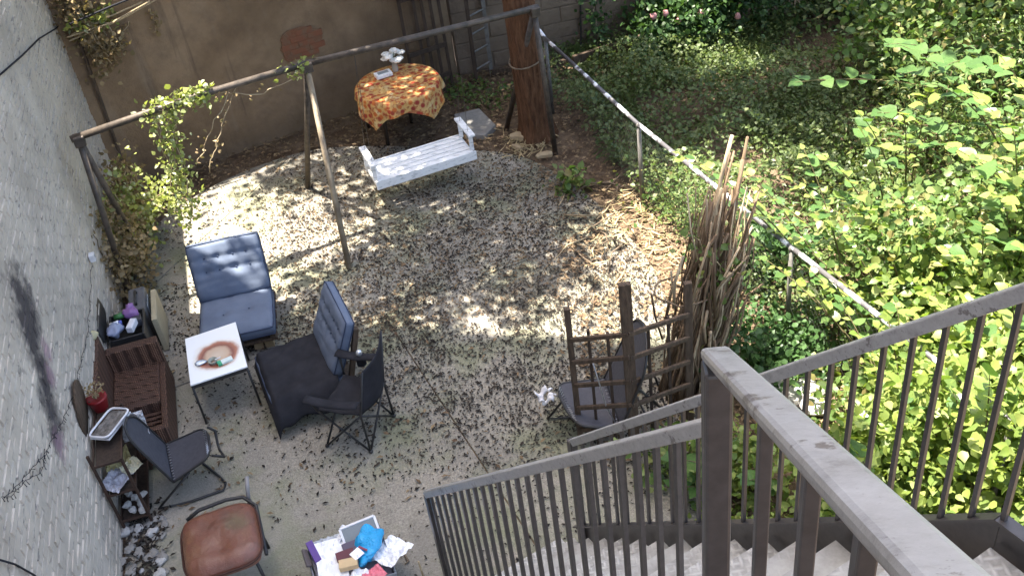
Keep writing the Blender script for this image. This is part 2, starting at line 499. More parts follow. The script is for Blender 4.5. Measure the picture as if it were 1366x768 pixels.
m = NM('diamond_plate')
v1 = m.mapping((34, 9, 1), (0, 0, math.radians(45))); v2 = m.mapping((9, 34, 1), (0, 0, math.radians(45)))
hh = m.math('MAXIMUM', m.rng(m.vor(1, vec=v1, rnd=.0), .12, .4, 1, 0), m.rng(m.vor(1, vec=v2, rnd=.0), .12, .4, 1, 0))
c = m.ramp(m.noise(7, 6, .7), [(.35, (.23, .222, .205)), (.65, (.38, .37, .345))])
m.col(m.mix(hh, c, (.46, .445, .42))); m.bump(hh, .7, .006)
MT['tread'] = m.set(.6, .4)

m = NM('orange_flower_print')
vc = m.vor(17, out='Color'); vd = m.vor(17)
r = m.n('ShaderNodeSeparateColor'); m.l(vc, r.inputs[0])
c = m.ramp(r.outputs[0], [(0, (.36, .05, .025)), (.25, (.5, .13, .03)), (.5, (.55, .26, .07)), (.65, (.28, .035, .025)), (.85, (.62, .46, .24))], 'CONSTANT')
c = m.mix(m.rng(vd, .35, .6, 0, .8), c, (.6, .4, .15))
c = m.mix(m.rng(m.noise(26, 3, .6), .52, .6, 0, .75), c, (.3, .07, .03))
m.col(c); m.bump(m.noise(12, 3), .2, .02)
MT['tablecloth'] = m.set(.75, .25)

m = NM('worn_brown_leather')
n1 = m.noise(3.2, 6, .65); n2 = m.noise(110, 3, .6)
c = m.ramp(n1, [(.3, (.11, .05, .028)), (.5, (.17, .06, .035)), (.7, (.2, .1, .045))])
c = m.mix(m.rng(m.noise(7, 5, .7), .6, .75, 0, .5), c, (.2, .13, .06))
pd_ = m.n('ShaderNodeVectorMath', operation='DISTANCE'); m.l(m.coord(), pd_.inputs[0]); pd_.inputs[1].default_value = (.12, .1, .55)
c = m.mix(m.rng(m.math('ADD', pd_.outputs['Value'], m.math('MULTIPLY', m.math('SUBTRACT', m.noise(11, 5, .7), .5), .16)), .03, .12, .75, 0), c, (.1, .075, .03))
c = m.mix(m.rng(m.noise(24, 6, .75), .6, .68, 0, .5), c, (.26, .17, .09))
m.col(c); m.bump(m.math('ADD', n2, m.math('MULTIPLY', m.noise(14, 6, .75, None, 1.2), 2.0)), .45, .006)
MT['leather'] = m.set(.28, .6)

m = NM('scorched_white_top')
dn = m.n('ShaderNodeVectorMath', operation='DISTANCE'); m.l(m.coord(), dn.inputs[0]); dn.inputs[1].default_value = (.03, -.04, .46)
q = m.math('ADD', dn.outputs['Value'], m.math('MULTIPLY', m.math('SUBTRACT', m.noise(9, 5, .6), .5), .07))
c = m.ramp(m.math('MULTIPLY', q, 3.0), [(0, (.62, .5, .38)), (.28, (.55, .38, .26)), (.4, (.24, .07, .045)), (.5, (.42, .17, .1)), (.6, (.83, .79, .72)), (.7, (.88, .88, .88))])
m.col(c)
MT['table_top'] = m.set(.3, .5)

def flat(name, c, rough=.5, spec=.4, metal=0.0):
    return pm(name, c, tuple(k * .85 for k in c), 12, rough, spec, metal, bump=.08)

# ------------------------------------------------------------------ THE SETTING: ground and paving
GZ = -0.02
gr = MB().grid(lambda u, v: V(-60 + 120 * u, -60 + 120 * v, GZ), 60, 60).build('ground', MT['earth'], kind='structure')

def smooth_poly(P, n=4):
    out = []
    k = len(P)
    for i in range(k):
        p0, p1, p2, p3 = [Vector(P[(i + j - 1) % k] + (0,)) for j in range(4)]
        for t in range(n):
            t /= n
            q = .5 * ((2 * p1) + (-p0 + p2) * t + (2 * p0 - 5 * p1 + 4 * p2 - p3) * t * t + (-p0 + 3 * p1 - 3 * p2 + p3) * t ** 3)
            out.append((q.x, q.y))
    return out
PATIO = [(-3.2, 5.2), (-3.5, 6.8), (-3.78, 8.4), (-3.95, 9.6), (-3.75, 10.3), (-3.1, 10.95), (-2.2, 11.3), (-1.3, 11.15), (-.5, 10.85), (.25, 10.5), (.75, 9.85), (1.12, 9.0), (1.38, 8.0), (1.4, 7.0), (1.35, 5.6), (1.2, 3.8), (.9, 2.4), (-2.6, 2.4), (-2.95, 4.0)]
PATIO_S = smooth_poly(PATIO)
def clip(poly, p, n):
    """the part of poly where (x-p).n >= 0"""
    out = []
    for i in range(len(poly)):
        a, b = poly[i], poly[(i + 1) % len(poly)]
        da = (a[0] - p[0]) * n[0] + (a[1] - p[1]) * n[1]; db = (b[0] - p[0]) * n[0] + (b[1] - p[1]) * n[1]
        if da >= 0: out.append(a)
        if (da >= 0) != (db >= 0):
            t = da / (da - db); out.append((a[0] + (b[0] - a[0]) * t, a[1] + (b[1] - a[1]) * t))
    return out
patio = thing('patio', None, None, (0, 0, 0)); patio['kind'] = 'structure'
jl = [((-3.0, 10.18), V(.48, .877, 0)), ((-.8, 6.74), V(.362, -.932, 0)), ((-1.25, 7.95), V(.945, .326, 0))]
def nrm2(d): return (d.y, -d.x)
gap = .005
def split(poly, p, d):
    n = nrm2(d)
    a = clip(poly, (p[0] + n[0] * gap, p[1] + n[1] * gap), n)
    b = clip(poly, (p[0] - n[0] * gap, p[1] - n[1] * gap), (-n[0], -n[1]))
    return a, b
f1, f2_ = split(PATIO_S, *jl[2])
far, near = (f1, f2_) if max(p[1] for p in f1) > max(p[1] for p in f2_) else (f2_, f1)
s1, s2 = split(far, *jl[0])
s3, s4 = split(near, *jl[1])
for i, pl in enumerate((s1, s2, s3, s4)):
    if len(pl) > 2:
        MB().prism(pl, -.1, -.002 * i).build('slab', MT['concrete'], patio, bevel=.006)

# ------------------------------------------------------------------ white painted building on the left and its garden wall
bl = thing('white_brick_building', 'tall white painted brick wall with black soot stain along the left edge', 'building', WALL0)
def wq(s, z, out=0.0):          # point on the wall: s metres along it, z up, out towards the yard
    p = WALL0 + WDIR * s + WN * out
    return V(p.x, p.y, z)
S_END = (8.62 - 5.2) / WDIR.y
BH = 25.0
base = [wq(-9, 0), wq(S_END, 0), wq(S_END, 0, -9), wq(-9, 0, -9)]
MB().prism([(p.x, p.y) for p in base], GZ - .3, BH).build('wall', MT['painted_brick'], bl)
gw = thing('garden_wall', 'low white painted brick wall running on to the far brown wall', 'wall', wq(S_END, 0))
S_FAR = 6.1
LOWH = 3.1
MB().prism([(p.x, p.y) for p in (wq(S_END + .002, 0), wq(S_FAR, 0), wq(S_FAR, 0, -.3), wq(S_END + .002, 0, -.3))], GZ - .3, LOWH).build('wall', MT['painted_brick'], gw)
# bricks: real pieces, proud of the mortar
BLn, BHt = .205, .064
bricks = {'b': [], 'g': []}
variants = []
for k in range(4):
    mb = MB(); rr = random.Random(k)
    l, h, d = BLn / 2, BHt / 2, .009
    j = lambda a=.007: rr.uniform(-a, a)
    fr = [(-l + .008 + j(), -h + .007 + j(), d + j(.002)), (l - .008 + j(), -h + .007 + j(), d + j(.002)), (l - .008 + j(), h - .007 + j(), d + j(.002)), (-l + .008 + j(), h - .007 + j(), d + j(.002))]
    bk = [(-l, -h, -.02), (l, -h, -.02), (l, h, -.02), (-l, h, -.02)]
    T3 = Matrix((WDIR, V(0, 0, 1), WN)).transposed()
    mb.add([T3 @ Vector(p) for p in fr + bk], [(0, 1, 2, 3), (4, 5, 1, 0), (5, 6, 2, 1), (6, 7, 3, 2), (7, 4, 0, 3)])
    me = bpy.data.meshes.new('brick'); me.from_pydata(mb.v, [], mb.f); me.materials.append(MT['painted_brick']); me.update()
    variants.append((me, mb))
row = 0
z = .04
while z < LOWH - .03:
    s = -3.2 + (row % 2) * .108
    while s < S_FAR - .12:
        if abs(s - S_END) > .11:
            c = wq(s, z)
            a, b = proj(c); a2, b2 = proj(wq(s + BLn, z)); a3, b3 = proj(wq(s, z + BHt))
            vis = -12 < a < 1366 and -12 < b < 780
            area = abs((a2 - a) * (b3 - b) - (a3 - a) * (b2 - b)) if vis else 0
            bricks['b' if s < S_END else 'g'].append((area, s, z))
        s += .215
    z += .074
    row += 1
for key, par in (('b', bl), ('g', gw)):
    lst = sorted(bricks[key], reverse=True)
    rest = MB()
    for i, (ar, s, z) in enumerate(lst):
        me, mb = variants[(i * 7 + int(z * 100)) % 4]
        p = wq(s + random.uniform(-.008, .008), z + random.uniform(-.006, .006), random.uniform(-.008, .004))
        if i < 300 and ar > 60:
            link('brick', me, par, ORG[par.name]).location = p - ORG[par.name]
        else:
            rest.add([p + Vector(q) for q in mb.v], mb.f)
    if rest.v:
        rest.build('brick_courses', MT['painted_brick'], par, kind='stuff')

# ------------------------------------------------------------------ far walls
bw = thing('brown_wall', 'tall brown rendered wall with a patch of exposed red brick, behind the round table', 'wall', (-2.5, 11.75, 0))
BWA, BWB = V(-4.75, 10.83, 0), V(-.3, 12.68, 0)
bd_ = (BWB - BWA).normalized(); bn = V(bd_.y, -bd_.x, 0)
def rough_wall(name, A, B, hgt_, th, mat, par, amp=.02, bat=.0):
    d = (B - A).normalized(); n = V(d.y, -d.x, 0); L = (B - A).length
    mb = MB()
    def fn(u, v):
        p = A + d * (L * u) + V(0, 0, GZ - .1 + (hgt_ + .1) * v)
        return p + n * (amp * mnoise.fractal(p * 1.7, 1, 2, 4) - bat * v)
    mb.sheet(fn, max(8, int(L * 12)), int(hgt_ * 12), th)
    return mb.build(name, mat, par, smooth=True)
rough_wall('render', BWA, BWB, 3.6, .3, MT['render_wall'], bw)
bp = lambda x, y, o=0.0: onplane(x, y, BWA + bn * o, bn)
pc = bp(402, 58, -.001)
MT['scar'] = pm('crumbled_red_render', (.19, .085, .05), (.17, .11, .07), 10, .95, .1, bump=.8, bs=40, bd=.02)
sc_ = []
for k in range(22):
    a = k * 2 * math.pi / 22; q_ = 1 + .45 * mnoise.noise(V(math.cos(a) * 2, math.sin(a) * 2, 5))
    sc_.append(bp(402, 58, .002) + bd_ * (.27 * q_ * math.cos(a)) + V(0, 0, .2 * q_ * math.sin(a)))
MB().extr(sc_, bn * .016).build('exposed_patch', MT['scar'], bw, bevel=.006)
for i in range(7):
    for j in range(3):
        s = (j - 1) * .22 + (i % 2) * .11 + random.uniform(-.02, .02) - .05; zz = (i - 3) * .072
        if (s / .22) ** 2 + (zz / .17) ** 2 < 1.0:
            mb = MB(); mb.box(pc + bd_ * s + V(0, 0, zz), (random.uniform(.19, .213), .05, .07), math.atan2(bd_.y, bd_.x) + random.uniform(-.03, .03))
            mb.build('brick', MT['red_brick'], bw, bevel=.006)
rw = thing('block_wall', 'pale stone block wall behind the tree and garden', 'wall', (1.5, 12.95, 0))
RWA, RWB = V(-.28, 12.72, 0), V(3.6, 13.35, 0)
rd = (RWB - RWA).normalized(); rn = V(rd.y, -rd.x, 0)
L = (RWB - RWA).length
rough_wall('core', RWA + rn * -.03, RWB + rn * -.03, 3.2, .3, MT['block_wall'], rw)
zz = 0.0; k = 0
while zz < 3.0:
    h = .21; s = -.25 * (k % 2)
    while s < L:
        l = .48; a = max(s, 0) + .008; b = min(s + l, L) - .008
        if b - a > .05:
            mb = MB(); mb.box(RWA + rd * ((a + b) / 2) + V(0, 0, zz + h / 2) + rn * random.uniform(-.066, -.057), (b - a, .09, h - .008), math.atan2(rd.y, rd.x))
            mb.build('stone', MT['block_wall'], rw, bevel=.012)
        s += l
    zz += h; k += 1

# ------------------------------------------------------------------ swing frame and swing
AP = [V(-3.73, 8.78, 1.86), V(-1.675, 9.62, 1.87), V(.645, 10.38, 1.77)]
sw = thing('swing_set', 'long dark metal swing frame with three pairs of splayed legs under one long top bar', 'swing frame', (-1.7, 9.6, 0))
MB().tube([AP[0] + (AP[0] - AP[1]) * .03, AP[0] * .5 + AP[1] * .5 + V(0, 0, .03), AP[1]], .034, 10).build('top_bar', MT['swing_metal'], sw, True)
MB().tube([AP[1], AP[1] * .5 + AP[2] * .5 + V(0, 0, .0), AP[2] + (AP[2] - AP[1]) * .02], .034, 10).build('top_bar', MT['swing_metal'], sw, True)
feet = [[V(-3.86, 8.72, 0), V(-3.82, 9.4, 0)], [G(466, 358), G(410, 250)], [G(741, 205), G(675, 172)]]
for i, (a, fs) in enumerate(zip(AP, feet)):
    for kf, f_ in enumerate(fs):
        MB().tube([a + V(0, 0, -.02), f_ + V(0, 0, GZ)], .03, 10).build('leg', MT['pale_leg'] if (i == 1 and kf == 0) else MT['swing_metal'], sw, True)
    mb = MB(); mb.box(a + V(0, 0, -.03), (.1, .12, .1), .3); mb.build('clamp', MT['swing_metal'], sw, bevel=.01)
bench = thing('swing_bench', 'white wooden porch swing bench with peeling paint hanging from the dark frame', 'swing', (-.8, 9.95, .38))
b0, b1 = V(-1.31, 9.86, 0), V(-.27, 10.19, 0)      # mid-left / mid-right of the seat
bx = (b1 - b0).normalized(); by = V(-bx.y, bx.x, 0)
BZ = .40
bwid = .42
def bpt(s, t, z): return b0 + bx * s + by * t + V(0, 0, z)
BL_ = (b1 - b0).length
for k in range(5):
    t = -bwid / 2 + bwid * (k + .5) / 5
    MB().beam(bpt(0, t, BZ), bpt(BL_, t, BZ), bwid / 5 - .014, .02).build('slat', MT['white_paint'], bench, bevel=.003)
for t, nm in ((-bwid / 2 - .012, 'front_board'), (bwid / 2 + .012, 'rear_board')):
    MB().beam(bpt(-.03, t, BZ - .03), bpt(BL_ + .03, t, BZ - .03), .022, .1).build(nm, MT['white_paint'], bench, bevel=.003)
for s in (.0, BL_ / 2, BL_):
    MB().beam(bpt(s, -bwid / 2, BZ - .045), bpt(s, bwid / 2, BZ - .045), .04, .05).build('cross_bar', MT['white_paint'], bench, bevel=.003)
for s in (-.01, BL_ + .01):
    for t in (-bwid / 2 + .05, bwid / 2 - .03):
        MB().beam(bpt(s, t, BZ + .012), bpt(s, t, BZ + .2), .045, .045).build('arm_post', MT['white_paint'], bench, bevel=.003)
    MB().beam(bpt(s, -bwid / 2 - .02, BZ + .212), bpt(s, bwid / 2 + .03, BZ + .212), .075, .022).build('armrest', MT['white_paint'], bench, bevel=.003)
barat = lambda s: AP[1] + (AP[2] - AP[1]) * s
for s, u in ((-.005, .2), (BL_ + .005, .64)):
    top = barat(u)
    for t in (-bwid / 2 + .1, bwid / 2 - .06):
        MB().tube([bpt(s, t, BZ + .2), top], .0025, 5).build('chain', MT['swing_metal'], bench)

# ------------------------------------------------------------------ round table by the far wall
RT = V(-.985, 11.28, 0); RR = .49; RH = .72
tb = thing('round_table', 'round wooden patio table by the brown wall under an orange cloth', 'table', RT)
MB().prism([(RT.x + RR * math.cos(t * .2618), RT.y + RR * math.sin(t * .2618)) for t in range(24)], RH - .03, RH).build('table_top', MT['wood_dark'], tb)
for q in ((517, 192), (492, 168), (580, 152)):
    g = G(*q)
    MB().tube([V(g.x, g.y, GZ), RT + (g - RT) * .85 + V(0, 0, RH - .03)], .022, 8).build('leg', MT['wood_dark'], tb, True)
g = RT + V(.05, .38, 0)
MB().tube([V(g.x, g.y, GZ), g + V(0, 0, RH - .03)], .022, 8).build('leg', MT['wood_dark'], tb, True)
def cloth(u, v):
    th = 2 * math.pi * u
    if v < .55:
        r = RR * 1.01 * v / .55
        return RT + V(r * math.cos(th), r * math.sin(th), RH + .006 + .004 * mnoise.noise(V(r * math.cos(th), r * math.sin(th), 0) * 9))
    q = (v - .55) / .45
    a = th - .1                                        # a square cloth hangs lowest at its corners
    sq = .65 / max(abs(math.cos(a)), abs(math.sin(a)))
    drop = max(.15, min(sq, .84) - RR) * .98
    fold = math.sin(th * 11 + 1.3 * math.sin(th * 3)) * .03 * q + .02 * q * mnoise.noise(V(th * 2, q, 3))
    r = RR * 1.01 + .012 * math.sin(min(1, q * 4) * 1.57) + fold + .015 * q
    return RT + V(r * math.cos(th), r * math.sin(th), RH + .006 - drop * q)
cl = MB().grid(cloth, 120, 22, wrap=True).build('tablecloth', MT['tablecloth'], None, True, origin=RT + V(0, 0, RH))
tag(cl, 'orange and red flower print cloth draped over the round table', 'tablecloth')
g = G(512, 103, RH)
tray = thing('napkin_holder', 'small white box lying on the orange tablecloth', 'box', (g.x, g.y, RH + .012))
MB().box(V(g.x, g.y, RH + .037), (.2, .13, .045), .35).build('box_body', MT['paper'], tray, bevel=.008)
MB().box(V(g.x, g.y, RH + .062), (.13, .06, .004), .35).build('box_label', flat('grey_label', (.3, .34, .36)), tray)
g = G(528, 96, RH)
vz = thing('flower_vase', 'glass vase of white flowers standing on the orange tablecloth', 'vase', (g.x, g.y, RH + .01))
m = NM('vase_glass'); m.col((.75, .72, .66)); m.b.inputs['Transmission Weight'].default_value = .6; m.set(.1, .5); MT['glass'] = m.m
pr = [(.034, 0), (.038, .04), (.028, .1), (.034, .15)]
MB().grid(lambda u, v: V(g.x, g.y, RH + .012) + V(math.cos(u * 6.283), math.sin(u * 6.283), 0) * np.interp(v, [0, .3, .7, 1], [.034, .04, .027, .035]) + V(0, 0, .15 * v), 14, 8, True).build('vase_body', MT['glass'], vz, True)
WHITEF = flat('white_petals', (.85, .83, .78), .6); GREENF = flat('green_stalk', (.1, .16, .05), .6)
for i in range(11):
    a = i * 2.4; r = .02 + .1 * math.sqrt(i / 11)
    hd = V(g.x + r * math.cos(a), g.y + r * math.sin(a), RH + .2 + .04 * math.cos(i * 1.7) + (.04 - r * .4))
    st = MB().tube([V(g.x, g.y, RH + .05), V(g.x, g.y, RH + .15) + (hd - V(g.x, g.y, RH + .15)) * .3, hd], .003, 5).build('flower_stem', GREENF, vz)
    mb = MB()
    for p in range(6):
        mb.ball(hd + V(math.cos(p * 1.05) * .028, math.sin(p * 1.05) * .028, .006), (.026, .026, .017), 8, 5)
    mb.build('flower_head', WHITEF, st, True)

# ------------------------------------------------------------------ things by the far wall
gt = thing('wooden_lattice_gate', 'dark wooden slatted gate leaning on the brown wall behind the round table', 'gate', (-.55, 12.4, 0))
ga, gb = onplane(548, 90, BWA + bn * .3, bn), onplane(600, 90, BWA + bn * .3, bn)
ga.z = gb.z = 0
gn = V(.32, -.95, 0)
for i, fr_ in enumerate((0, .36, .56, .78, 1.0)):
    p = ga + (gb - ga) * fr_
    MB().beam(p + V(0, 0, GZ), p + V(-.02, .25, 1.75), .05 if i in (0, 4) else .035, .04).build('upright', MT['wood_dark'], gt, bevel=.004)
for zz in (.25, .62, .8, 1.3, 1.6):
    t = zz / 1.75
    MB().beam(ga + V(-.02 * t, .25 * t - .035, zz), gb + V(-.02 * t, .25 * t - .035, zz), .03, .06).build('cross_slat', MT['wood_dark'], gt, bevel=.004)
ld = thing('step_ladder', 'narrow pale metal ladder standing against the brown wall left of the tree trunk', 'ladder', G(647, 108))
la, lb = G(636, 112), G(656, 100)
tp = V(.02, .12, 1.25)
for p in (la, lb):
    MB().beam(V(p.x, p.y, GZ), p + tp, .03, .05).build('rail', MT['old_galv'] if p is lb else MT['wood_dark'], ld, bevel=.004)
for k in range(5):
    t = (k + .8) / 5.4
    MB().tube([la + tp * t, lb + tp * t], .012, 6).build('rung', MT['old_galv'], ld)
bk_ = la + V(-.02, .12, 0)
for k, p in enumerate((la, lb)):
    MB().beam(V(p.x + .02, p.y + .32, GZ), p + tp * .98, .022, .03).build('rear_leg', MT['wood_dark'], ld, bevel=.003)
pl_ = [((765, 92), (898, 50), .2, 'brown timber board edging the raised garden bed beyond the fence'), ((655, 100), (760, 86), .1, 'short low timber board lying between the ladder and the tree')]
for (a, b, h, lab) in pl_:
    A_, B_ = G(*a), G(*b)
    o = MB().beam(V(A_.x, A_.y, GZ + h / 2), V(B_.x, B_.y, GZ + h / 2), .05, h).build('timber_board', MT['wood_old'], None, bevel=.006, origin=(A_.x, A_.y, GZ))
    tag(o, lab, 'board')
A_ = G(775, 70)
o = MB().tube([V(A_.x, A_.y, GZ), A_ + V(.12, .25, 1.4)], .014, 6).build('iron_rod', MT['black_metal'], None, origin=(A_.x, A_.y, GZ))
tag(o, 'thin dark rod leaning on the stone wall right of the tree', 'rod')
sp = [G(*q) for q in ((606, 158), (640, 150), (662, 172), (648, 186), (622, 184))]
o = MB().prism([(p.x, p.y) for p in sp], GZ, .06).build('stone_slab', MT['stone_grey'], None, bevel=.012, origin=(sp[0].x, sp[0].y, 0))
tag(o, 'flat grey stone slab on the ground behind the white swing bench', 'slab')

# ------------------------------------------------------------------ chain link fence
FP = [(.62, 12.4), (.80, 11.36), (1.474, 9.083), (2.302, 6.76), (3.1, 4.6)]
fence = thing('chain_link_fence', 'chain link fence with peeling white top rail between the patio and the garden', 'fence', (1.47, 9.08, GZ))
FH = .97
for i, p in enumerate(FP):
    MB().tube([(p[0], p[1], GZ), (p[0], p[1], FH - .02)], .022, 8).build('post', MT['old_galv'], fence, True)
    MB().ball((p[0], p[1], FH - .01), (.03, .03, .03), 8, 6).build('post_cap', MT['old_galv'], fence, True)
m = NM('flaking_rail_paint')
c = m.ramp(m.noise(5, 5, .6), [(.5, (.1, .095, .1)), (.56, (.75, .75, .78))]); m.col(c); MT['flaky'] = m.set(.45, .4)
for i in range(len(FP) - 1):
    MB().tube([(FP[i][0], FP[i][1], FH), (FP[i + 1][0], FP[i + 1][1], FH)], .021, 10).build('top_rail', MT['flaky'], fence, True)
mb = MB()
for i in range(len(FP) - 1):
    a, b = V(*FP[i], 0), V(*FP[i + 1], 0); L = (b - a).length; d = (b - a) / L; nn = V(d.y, -d.x, 0)
    st = .07; hh_ = FH - .04; k = -int(hh_ / st)
    while k * st < L:
        for sg in (0, 1):
            s0, s1_ = k * st, k * st + hh_
            z0, z1 = (0, hh_) if sg == 0 else (hh_, 0)
            c0, c1 = max(s0, 0), min(s1_, L)
            if c1 - c0 > .02:
                za = z0 + (z1 - z0) * (c0 - s0) / hh_; zb = z0 + (z1 - z0) * (c1 - s0) / hh_
                mb.tube([a + d * c0 + V(0, 0, za + .02) + nn * (.003 * (sg * 2 - 1)), a + d * c1 + V(0, 0, zb + .02) + nn * (.003 * (sg * 2 - 1))], .001, 3)
        k += 1
mb.build('wire_mesh', pm('dull_dark_wire', (.05, .048, .045), (.03, .028, .026), 20, .7, .2), fence, kind='stuff')

# ------------------------------------------------------------------ loungers on wood blocks
def cushion_obj(name, parent, c, ax, ay, az, hs, tufts, mat, sag=0.0):
    R = Matrix((ax, ay, az)).transposed()
    nu, nv = 44, 20
    sg = lambda x, e: math.copysign(abs(x) ** e, x)
    mb = MB(); vs = []
    def surf(u, v):
        ph = -math.pi / 2 + math.pi * v; th = 2 * math.pi * u
        p = Vector((hs[0] * sg(math.cos(ph), .32) * sg(math.cos(th), .16), hs[1] * sg(math.cos(ph), .32) * sg(math.sin(th), .16), hs[2] * sg(math.sin(ph), .5)))
        return p
    N = 28
    for side in (1, -1):
        def top(u, v, side=side):
            x = (u * 2 - 1); y = (v * 2 - 1)
            ex = 1 - abs(x) ** 8; ey = 1 - abs(y) ** 8
            hz = hs[2] * (.55 + .45 * (ex * ey) ** .5)
            px, py = x * hs[0] * (1 - .02 * abs(y) ** 6), y * hs[1] * (1 - .02 * abs(x) ** 6)
            if side == 1:
                for (tx, ty) in tufts:
                    r2 = ((px - tx) ** 2 + (py - ty) ** 2) / .045 ** 2
                    hz -= .022 * math.exp(-r2)
                if len(tufts) > 2:
                    for ty in sorted(set(t[1] for t in tufts)):
                        hz -= .009 * math.exp(-((py - ty) / .02) ** 2)
                hz += .012 * mnoise.noise(V(px * 6, py * 9, hs[1] * 19)) + .005 * mnoise.noise(V(px * 4, py * 26, hs[1] * 7)) * (1.6 if py < -.04 else .6) - sag * (1 - x * x) * (1 - y * y)
            q = Vector((px, py, side * hz))
            return Vector(c) + R @ q
        if side == 1: mb.grid(top, N, N)
        else: mb.grid(lambda u, v: top(1 - u, v), N, N)
    w = N + 1; Nn = w * w
    rim = [i for i in range(w)] + [j * w + N for j in range(1, w)] + [N * w + i for i in range(N - 1, -1, -1)] + [j * w for j in range(N - 1, 0, -1)]
    def mir(k): return Nn + (k // w) * w + (N - k % w)
    for k in range(len(rim)):
        a, b = rim[k], rim[(k + 1) % len(rim)]
        mb.f.append((b, a, mir(a), mir(b)))
    o = mb.build(name, mat, parent, True)
    pts = []
    for s in (1, -1):
        ring = []
        for i in range(w): ring.append((i / N * 2 - 1, -1))
        for i in range(1, w): ring.append((1, i / N * 2 - 1))
        for i in range(1, w): ring.append((1 - i / N * 2, 1))
        for i in range(1, N): ring.append((-1, 1 - i / N * 2))
        P = [Vector(c) + R @ Vector((x * hs[0] * (1 - .02 * abs(y) ** 6), y * hs[1] * (1 - .02 * abs(x) ** 6), s * hs[2] * .56)) for x, y in ring]
        MB().tube(P, .006, 5, True).build('piping', MT['blue_piping'], o, True)
    for (tx, ty) in tufts:
        MB().ball(Vector(c) + R @ Vector((tx, ty, hs[2] - .021)), (.009, .009, .006), 8, 5).build('button', MT['blue_piping'], o, True)
    return o
def lounger(loc, rz, label, sag):
    L_ = thing('lounge_chair', label, 'lounge chair', loc, 'blue cushioned lounge chairs')
    Rz = Matrix.Rotation(rz, 3, 'Z'); lc = Vector(loc)
    T = Matrix.Translation(lc) @ Rz.to_4x4()
    W = .34                                            # half width; local x = width, -y = front
    for x in (-.24, .14, .24):
        for y in (-.2, .24):
            mb = MB(T); mb.box((x, y, .06 - .001), (.085, .1, .118)); mb.build('wood_block', MT['wood_pale'], L_, bevel=.005)
    for y in (-.26, -.1, .06, .22, .36):
        mb = MB(T); mb.box((0, y, .135), (.68, .11, .03)); mb.build('pallet_board', MT['wood_old'], L_, bevel=.004)
    for x in (-.3, 0, .3):
        mb = MB(T); mb.box((x, .05, .165), (.05, .72, .03)); mb.build('bearer', MT['wood_old'], L_, bevel=.004)
    ax, ay, az = Rz @ V(1, 0, 0), Rz @ V(0, 1, .03).normalized(), Rz @ V(0, -.03, 1).normalized()
    cushion_obj('seat_cushion', L_, lc + Rz @ V(0, -.01, .255), ax, ay, az, (W, .32, .072), [(-.12, 0), (.12, 0.02)], MT['blue_fabric'], sag)
    tl = math.radians(24)
    ay2 = Rz @ V(0, math.sin(tl), math.cos(tl)); az2 = Rz @ V(0, -math.cos(tl), math.sin(tl))
    tf = [(x + random.uniform(-.012, .012), y) for y in (.0, .13) for x in (-.2, -.07, .08, .2)]
    bc = lc + Rz @ V(0, .37, .565)
    cushion_obj('back_cushion', L_, bc, ax, ay2, az2, (W, .275, .062), tf, MT['blue_fabric'])
    for x in (-.3, .3):
        p = lc + Rz @ V(x, .36, .18); q = bc + ax * x - az2 * .075 + ay2 * .2
        MB().beam(p, q, .045, .045).build('back_post', MT['wood_old'], L_, bevel=.004)
    return L_
lounger((-2.59, 7.88, 0), .12, 'blue tufted lounge chair half in the sun nearest the white wall', .006)
L2d = math.atan2(-.949, .316)                       # its width axis
l2 = lounger((-1.93, 6.98, 0), math.atan2(-.949, .316), 'blue tufted lounge chair whose seat is covered by a black cloth', .012)

# black cloth over the second lounger
Rz2 = Matrix.Rotation(L2d, 3, 'Z'); c2 = V(-1.93, 6.98, 0)
def blanket(u, v):
    x = -.31 + .92 * u; y = -.4 + .66 * v            # local: x along width (towards the camera), y from front to back
    z = .343 + .013 * mnoise.noise(V(x * 7, y * 9, 1)) + .006 * mnoise.noise(V(x * 19, y * 8, 3)) + .004 * math.sin(x * 30 + y * 9)
    if y < -.3: z -= min(.14, (-.3 - y) * 1.6)
    if x > .35:
        q = (x - .35) / .26
        z -= .27 * (1 - math.cos(min(1, q) * 1.35)) + .02 * math.sin(y * 22) * q
        x = .352 + .15 * math.sin(min(1, q) * 1.2) + .02 * math.sin(y * 15) * q
    if y < -.3: y = -.3 - .06 * min(1, (-.3 - y) * 12)
    z += .012 * max(0, mnoise.noise(V(x * 5 + 3, y * 4, 2)))
    return c2 + Rz2 @ V(x, y, max(z, .015))
o = MB().sheet(blanket, 46, 30, .006).build('black_cloth', MT['black_cloth'], None, True, origin=c2 + V(0, 0, .34))
tag(o, 'black cloth spread over the seat of a blue lounge chair and hanging to the ground', 'cloth')

# ------------------------------------------------------------------ small metal table
tp_ = [V(-2.95, 7.38, 0), V(-2.51, 7.52, 0), V(-2.33, 6.88, 0), V(-2.80, 6.74, 0)]
tc = sum(tp_, V(0, 0, 0)) / 4
st = thing('side_table', 'small square table with scorched white top and thin black legs between the loungers', 'table', (tc.x, tc.y, 0))
MB().prism([(p.x, p.y) for p in tp_], .445, .462).build('table_top', MT['table_top'], st, bevel=.004)
for i, p in enumerate(tp_):
    q = tp_[(i + 1) % 4]
    a = p + (tc - p) * .04; b = q + (tc - q) * .04
    MB().beam(a + V(0, 0, .425), b + V(0, 0, .425), .02, .034).build('apron', MT['black_metal'], st, bevel=.002)
    MB().tube([a + V(0, 0, .43), V(a.x, a.y, .0) + (a - tc) * .03], .011, 8).build('leg', MT['black_metal'], st, True)
items = [((268, 485), (.1, .07, .02), .5, (.55, .6, .68), 'crumpled silver foil packet on the scorched table', 'packet', 'foil_packet'),
         ((285, 484), (.055, .055, .045), .2, (.33, .34, .28), 'small dark ashtray on the scorched table', 'ashtray', 'ashtray'),
         ((301, 483), (.13, .05, .022), .45, (.72, .8, .76), 'white and green cigarette carton on the scorched table', 'carton', 'carton')]
